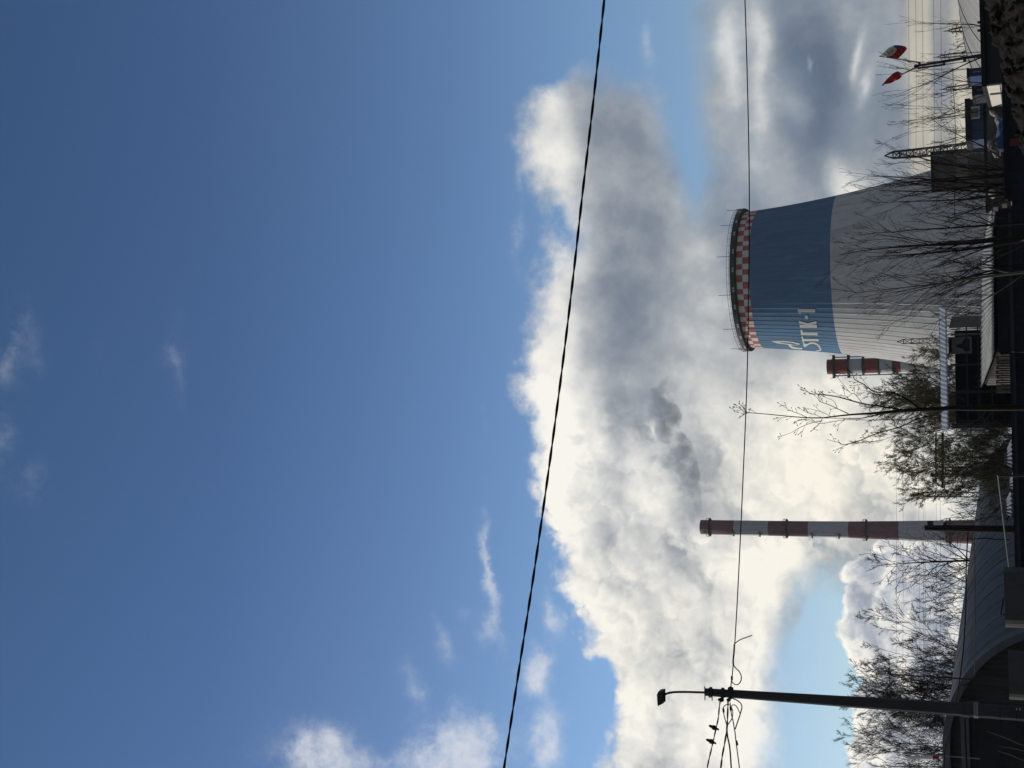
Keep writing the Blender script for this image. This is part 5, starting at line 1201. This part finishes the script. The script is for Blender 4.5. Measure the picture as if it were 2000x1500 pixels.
# cables slung past the hangar roof
wire('roof_cable', 'straight dark cable from the dark pole to the aerial mast foot', [(1902,1034),(1903.5,1110),(1904,1190),(1903.5,1260),(1903.5,1322)], 44.0, .022, Y2=55.7)
wire('roof_cable', 'sagging dark cable running along the hangar ridge', [(1891,1034),(1887,1110),(1886.5,1180),(1882,1262),(1874,1330),(1868,1368),(1861,1405),(1853,1436),(1845,1466),(1843,1510)], 46.0, .022, Y2=50)
wire('roof_cable', 'short dark cable drooping across the far end of the hangar roof', [(1894,1051),(1900,1053),(1925,1051),(1945,1053.5),(1972,1054)], 45.0, .02)
wire('roof_cable', 'dark cable across the hangar doorway below the lintel', [(1885,1388),(1884.5,1410),(1886,1450),(1888.5,1502),(1889,1530)], 44.0, .028)
wire('fence_wire', 'upper thin wire stretched across the hangar doorway', [(1953,1382),(1954,1420),(1957,1470),(1959,1510)], 24.0, .005)
wire('fence_wire', 'lower thin wire stretched across the hangar doorway', [(1985,1390),(1986,1430),(1986.5,1470),(1989,1510)], 24.0, .005)
for i, (a, b, lab) in enumerate([((1926,1428),(2002,1457),'longest pale dry stalk slanting across the hangar doorway'), ((1953,1458),(2002,1467),'pale dry stalk under the longest one'), ((1947,1466),(2002,1486),'pale dry stalk nearest the left edge of the view')]):
    tag(MB().tube(curve([at(b[0]+60, b[1]+12, 21), at(*b, 21), at((a[0]+b[0])/2, (a[1]+b[1])/2-1, 21), at(*a, 21)]), [.006,.005,.004,.002], 5).build('dry_stalk', MAT['timber_pale'], None, at(b[0]+60, b[1]+12, 21)), lab, 'stalk', 'dry stalks by the hangar doorway')

# ================================================================== flags
FYd = 60.0
p_lo, p_hi = at(1922, 107, FYd), at(1785, 130, FYd)
fp = thing('flag_pole', 'leaning dark steel pole carrying two small flags', 'flag pole', (p_lo.x+(p_lo.x-p_hi.x)*p_lo.z/(p_hi.z-p_lo.z), FYd, 0))
MB().tube([ORG[fp.name], p_lo, p_hi], [.085, .075, .055], 8).build('shaft', MAT['dark_steel'], fp)
MB().tube([at(1846, 126, FYd-.1), at(1792, 133.5, FYd-.1)], .045, 6).build('side_tube', MAT['dark_steel'], fp)
for (x, y, s_) in [(1796, 125, .15), (1790, 130, .16), (1844, 123, .13), (1884, 116.5, .18)]: MB().box(at(x, y, FYd), (s_, s_*.8, s_*.7)).build('bracket', MAT['dark_steel'], fp)
MB().bar(at(1844, 119, FYd), at(1844.5, 127, FYd), .07).build('bracket', MAT['dark_steel'], fp)
MB().tube([at(1796, 122.5, FYd), at(1717, 110, FYd)], [.035, .025], 6).build('flag_staff', MAT['galv'], fp)
MB().tube([at(1789, 132, FYd), at(1763, 144.5, FYd)], [.035, .025], 6).build('flag_staff', MAT['galv'], fp)
def cloth(rows, name, label, mats, pick_, parent=None, Yc=FYd, wave=.12, ph=0.0, th=.0):
    "flag surface through rows of photo points; folds go in and out of depth"
    mb = MB(); n1 = len(rows); n2 = len(rows[0]); o = 0
    for i, r_ in enumerate(rows):
        for j, (x, y) in enumerate(r_): mb.v.append(tuple(at(x, y, Yc+wave*math.sin(j*1.3+i*.5+ph)*min(1, j/2))))
    for i in range(n1-1):
        for j in range(n2-1): mb.f.append([i*n2+j, i*n2+j+1, (i+1)*n2+j+1, (i+1)*n2+j]); mb.mi.append(pick_(i/(n1-1), j/(n2-1)))
    ob = mb.build(name, mats, parent, mb.v[0] if not parent else None, smooth=True)
    sm = ob.modifiers.new('thickness', 'SOLIDIFY'); sm.thickness = .02
    return ob
def interp(A, B, n): return [tuple(a+(b-a)*k/n for a, b in zip(A, B)) for k in range(n+1)]
def path(ps, n):
    "n+1 points evenly along a run of photo points"
    L = [0]
    for a, b in zip(ps, ps[1:]): L.append(L[-1]+math.hypot(b[0]-a[0], b[1]-a[1]))
    out = []
    for k in range(n+1):
        s_ = L[-1]*k/n; i = max(j for j in range(len(L)) if L[j] <= s_+1e-9); i = min(i, len(ps)-2)
        f = (s_-L[i])/max(1e-9, L[i+1]-L[i]); out.append((ps[i][0]+(ps[i+1][0]-ps[i][0])*f, ps[i][1]+(ps[i+1][1]-ps[i][1])*f))
    return out
NF = 18
hoist = path([(1717.3,110),(1730,112),(1743,114),(1752,116)], NF)       # along the staff: white, blue, red
fly = path([(1732,96),(1745,89),(1752,88),(1762,89),(1768,91),(1771,96)], NF)
midp = path([(1726,103),(1741,100),(1752,101),(1757,103),(1763,106)], NF)
rows = []
for h_, m_, f_ in zip(hoist, midp, fly):
    q = []
    for k in range(NF+1):
        t = k/NF
        a = [(1-t)**2*h_[c]+2*t*(1-t)*(2*m_[c]-.5*(h_[c]+f_[c]))+t*t*f_[c] for c in (0, 1)]; q.append(tuple(a))
    rows.append(q)
fl = cloth(rows, 'tricolour_flag', '', [MAT['flag_white'], MAT['flag_blue'], MAT['flag_red'], MAT['emblem'], MAT['emblem_dark']],
   lambda u, v: (0 if u < .36 else 1 if u < .66 else 2), wave=.06)
tag(fl, 'white, blue and red flag with a golden emblem flying on the pole', 'flag')
em = MB(); random.seed(3)
def flag_pt(u, v, out=.05):
    i, j = min(int(u*NF), NF-1), min(int(v*NF), NF-1); fu, fv = u*NF-i, v*NF-j
    a = [rows[i][j][c]*(1-fu)*(1-fv)+rows[i+1][j][c]*fu*(1-fv)+rows[i][j+1][c]*(1-fu)*fv+rows[i+1][j+1][c]*fu*fv for c in (0, 1)]
    jj = v*NF; return at(a[0], a[1], FYd-.10-out)
def blob_on(mb, cu, cv, ru, rv, k=14, wob=.15, out=.0):
    pts = [flag_pt(min(.97, max(.03, cu+ru*math.cos(2*math.pi*q/k)*(1+random.uniform(-wob, wob)))), min(.97, max(.03, cv+rv*math.sin(2*math.pi*q/k)*(1+random.uniform(-wob, wob)))), out) for q in range(k)]
    mb.slab(pts, (0, .012, 0))
blob_on(em, .42, .48, .22, .34, 18, .16); em.build('emblem', MAT['emblem'], fl)
for (cu, cv, ru, rv) in [(.36,.34,.07,.05),(.36,.60,.07,.05),(.46,.47,.06,.07),(.28,.47,.04,.05),(.52,.33,.05,.04),(.53,.62,.05,.04)]:
    em = MB(); blob_on(em, cu, cv, ru, rv, 9, .35, .02); em.build('emblem_figure', MAT['emblem_dark'], fl)
A_ = path([(1752.5,139.5),(1758,141),(1763.5,144.3)], 6); B_ = path([(1740,147),(1747,151),(1753,156)], 6); C_ = path([(1721.5,167.5),(1723,167.2),(1727,165)], 6)
rows2 = []
for a, b, c in zip(A_, B_, C_):
    rows2.append([tuple((1-t)**2*a[q]+2*t*(1-t)*(2*b[q]-.5*(a[q]+c[q]))+t*t*c[q] for q in (0, 1)) for t in [k/12 for k in range(13)]])
rf_ = cloth(rows2, 'red_flag', '', [MAT['flag_red'], MAT['flag_white']], lambda u, v: 1 if (.55 < u < .85 and .02 < v < .12) else 0, wave=.08, ph=.7)
tag(rf_, 'plain dark red flag folded by the wind on the leaning pole', 'flag')
# drooping flag by the hangar
dp = at(1850, 1477, 52.0); dtp = at(1762, 1482, 52.0)
fs = thing('small_flag_pole', 'thin flag pole on the hangar peak at the left edge', 'flag pole', (dp.x, 52, dp.z-1.2))
MB().tube([(dp.x, 52, dp.z-1.2), (dp.x, 52, at(1766, 1482, 52).z)], .025, 6).build('shaft', MAT['galv'], fs)
rows3 = [[(1772+62*k/10, 1482.5-2.2*j*(.4+.6*k/10)+math.sin(k*1.1+j)*.8) for j in range(5)] for k in range(11)]
fl3 = cloth(rows3, 'drooping_flag', '', [MAT['flag_white'], MAT['flag_blue'], MAT['flag_red']], lambda u, v: 0 if u < .78 else 2, Yc=52.0, wave=.05)
tag(fl3, 'faded white and red flag drooping before the dense bush', 'flag')

# ================================================================== lattice masts, gantry and far lines
def lattice(name, label, y, x0, x1, Y, w0, w1, tip, parts=12, r=.05, cat='mast', group=None, spire=0.0):
    B = at(x0, y, Y); T = at(x1, y, Y); z0, z1 = 0.0, T.z
    t = thing(name, label, cat, (B.x, Y, 0), group); fr_, br = MB(), MB()
    def cn(f, i): w = w0+(w1-w0)*f; return Vector((B.x+(-w/2 if i in (0,3) else w/2), Y+(-w/2 if i < 2 else w/2), z0+(z1-z0)*f))
    fe = 1-tip
    for i in range(4): fr_.bar(cn(0, i), cn(fe, i), r*1.5)
    topc = Vector((B.x, Y, z1))
    if tip > 0:
        for i in range(4): fr_.bar(cn(fe, i), topc, r*1.3)
    for k in range(parts):
        f0, f1 = fe*k/parts, fe*(k+1)/parts
        for i in range(4):
            j = (i+1)%4; a, b = (cn(f0, i), cn(f1, j)) if k % 2 else (cn(f0, j), cn(f1, i)); br.bar(a, b, r); br.bar(cn(f1, i), cn(f1, j), r)
    fr_.build('frame', MAT['dark_steel'], t); br.build('bracing', MAT['dark_steel'], t)
    if spire: MB().tube([topc, topc+Vector((0,0,spire*.4)), topc+Vector((0,0,spire))], [.10, .06, .02], 6).build('spire', MAT['dark_steel'], t)
    return t, B, z1
lattice('lattice_mast', 'tall dark lattice mast with pointed top right of the leaning tree', 288.5, 1905, 1727, 112, 1.05, .50, .06, 20, .055)
lattice('lattice_mast', 'small lattice mast before the sunlit side of the cooling tower', 662.3, 1900, 1752, 150, .62, .50, .05, 16, .05)
lattice('radio_mast', 'grey lattice radio mast with a needle spire right of the chimney', 966, 1905, 1803, 150, .62, .45, .0, 18, .045, spire=1.75)
gt, gB, gz = lattice('signal_gantry', 'railway signal gantry with two long beams and lamps over the budding shrubs', 919.5, 1935, 1829, 88, .46, .46, .0, 12, .05, cat='gantry')
for xx, ya, yb, r in ((1828, 845, 944, .10), (1841, 845, 953, .16)): MB().bar(at(xx, yb, 88), at(xx, ya, 88), r).build('beam', MAT['dark_steel'], gt)
for (x, y) in ((1822, 928), (1825.5, 938)): MB().box(at(x, y, 88), (.24, .2, .30)).build('signal_lamp', MAT['dark_steel'], gt)
for (a, b) in (((1829,943),(1841,953)), ((1845,938),(1845,956)), ((1841,956),(1845,956)), ((1830,926),(1841,938))): MB().bar(at(*a, 88), at(*b, 88), .06).build('strut', MAT['dark_steel'], gt)
def pylon(x, y, xt, Y, label):
    t, B, z = lattice('power_pylon', label, y, x, xt, Y, 1.3, .4, .08, 9, .06, cat='pylon', group='power pylons on the skyline')
    s_ = Y/FPX
    for k, (dz, hw) in enumerate(((9*s_, 6*s_), (16*s_, 9*s_), (23*s_, 6*s_))):
        for sg_ in (-1, 1): MB().bar((B.x, Y, z-dz+.15), (B.x+sg_*hw, Y, z-dz), .09).build('cross_arm', MAT['dark_steel'], t)
        for sg_ in (-1, 1): MB().bar((B.x+sg_*hw, Y, z-dz), (B.x+sg_*hw, Y, z-dz-1.2*s_*2), .07).build('insulator', MAT['dark_steel'], t)
    MB().tube([(B.x, Y, z-.2), (B.x, Y, z+6*s_)], [.08, .03], 5).build('top_spike', MAT['dark_steel'], t)
pylon(1930, 51, 1850, 205, 'skyline pylon nearest the right edge, above the pale hangar roof')
pylon(1930, 100, 1828, 235, 'skyline pylon below the tricolour flag')
pylon(1930, 165, 1840, 225, 'skyline pylon left of the leaning flag pole')
PL = 'far power lines along the horizon'
for i, (x, y0, y1, dx) in enumerate([(1774,-30,300,-.5),(1788,-30,300,1),(1801,-30,300,2),(1823,-30,300,2),(1837,-30,300,1)]):
    wire('power_line', 'far thin power line right of the cooling tower, %s of five' % ('highest','second','third','fourth','lowest')[i], [(x,y0),(x+1.5,(y0+y1)/2),(x+dx,y1)], 230, .026, 'power line', PL, seg=4, n=5)
for i, (x, y0, y1, dx) in enumerate([(1750,850,1320,0),(1763,850,1330,0),(1794,900,1300,3),(1802.5,900,1330,1),(1806,900,1330,0),(1828,930,1300,0),(1836,930,1280,1)]):
    wire('power_line', 'far thin power line behind the striped chimney, %s of seven' % ('highest','second','third','fourth','fifth','sixth','lowest')[i], [(x,y0),(x+1.2,(y0+y1)/2),(x+dx,y1)], 560, .045, 'power line', PL, seg=4, n=5)
wire('power_line', 'thin wire slung past the blue cabin from the flag pole trees', [(1861,132),(1862,170),(1864.5,215),(1866.5,275),(1866,330),(1864,420)], 61, .014, 'power line')

# ================================================================== the air between
HZ = MB(); HZ.add([(x, y, z) for z in (-1.2, 150) for x, y in ((-420,-30),(420,-30),(420,760),(-420,760))], [(3,2,1,0),(4,5,6,7),(0,1,5,4),(1,2,6,5),(2,3,7,6),(3,0,4,7)])
hm_ = bpy.data.materials.new('haze_air'); hm_.use_nodes = True; NT = hm_.node_tree; NT.nodes.clear()
hv = nd('ShaderNodeVolumePrincipled'); hv.inputs['Color'].default_value = (.93, .95, 1, 1); hv.inputs['Density'].default_value = .00006; hv.inputs['Anisotropy'].default_value = 0.3
ho = nd('ShaderNodeOutputMaterial'); put(ho.inputs['Volume'], hv.outputs[0])
hob = HZ.build('haze', hm_); hob['kind'] = 'stuff'; hob['label'] = 'thin pale haze in the air over the yards'
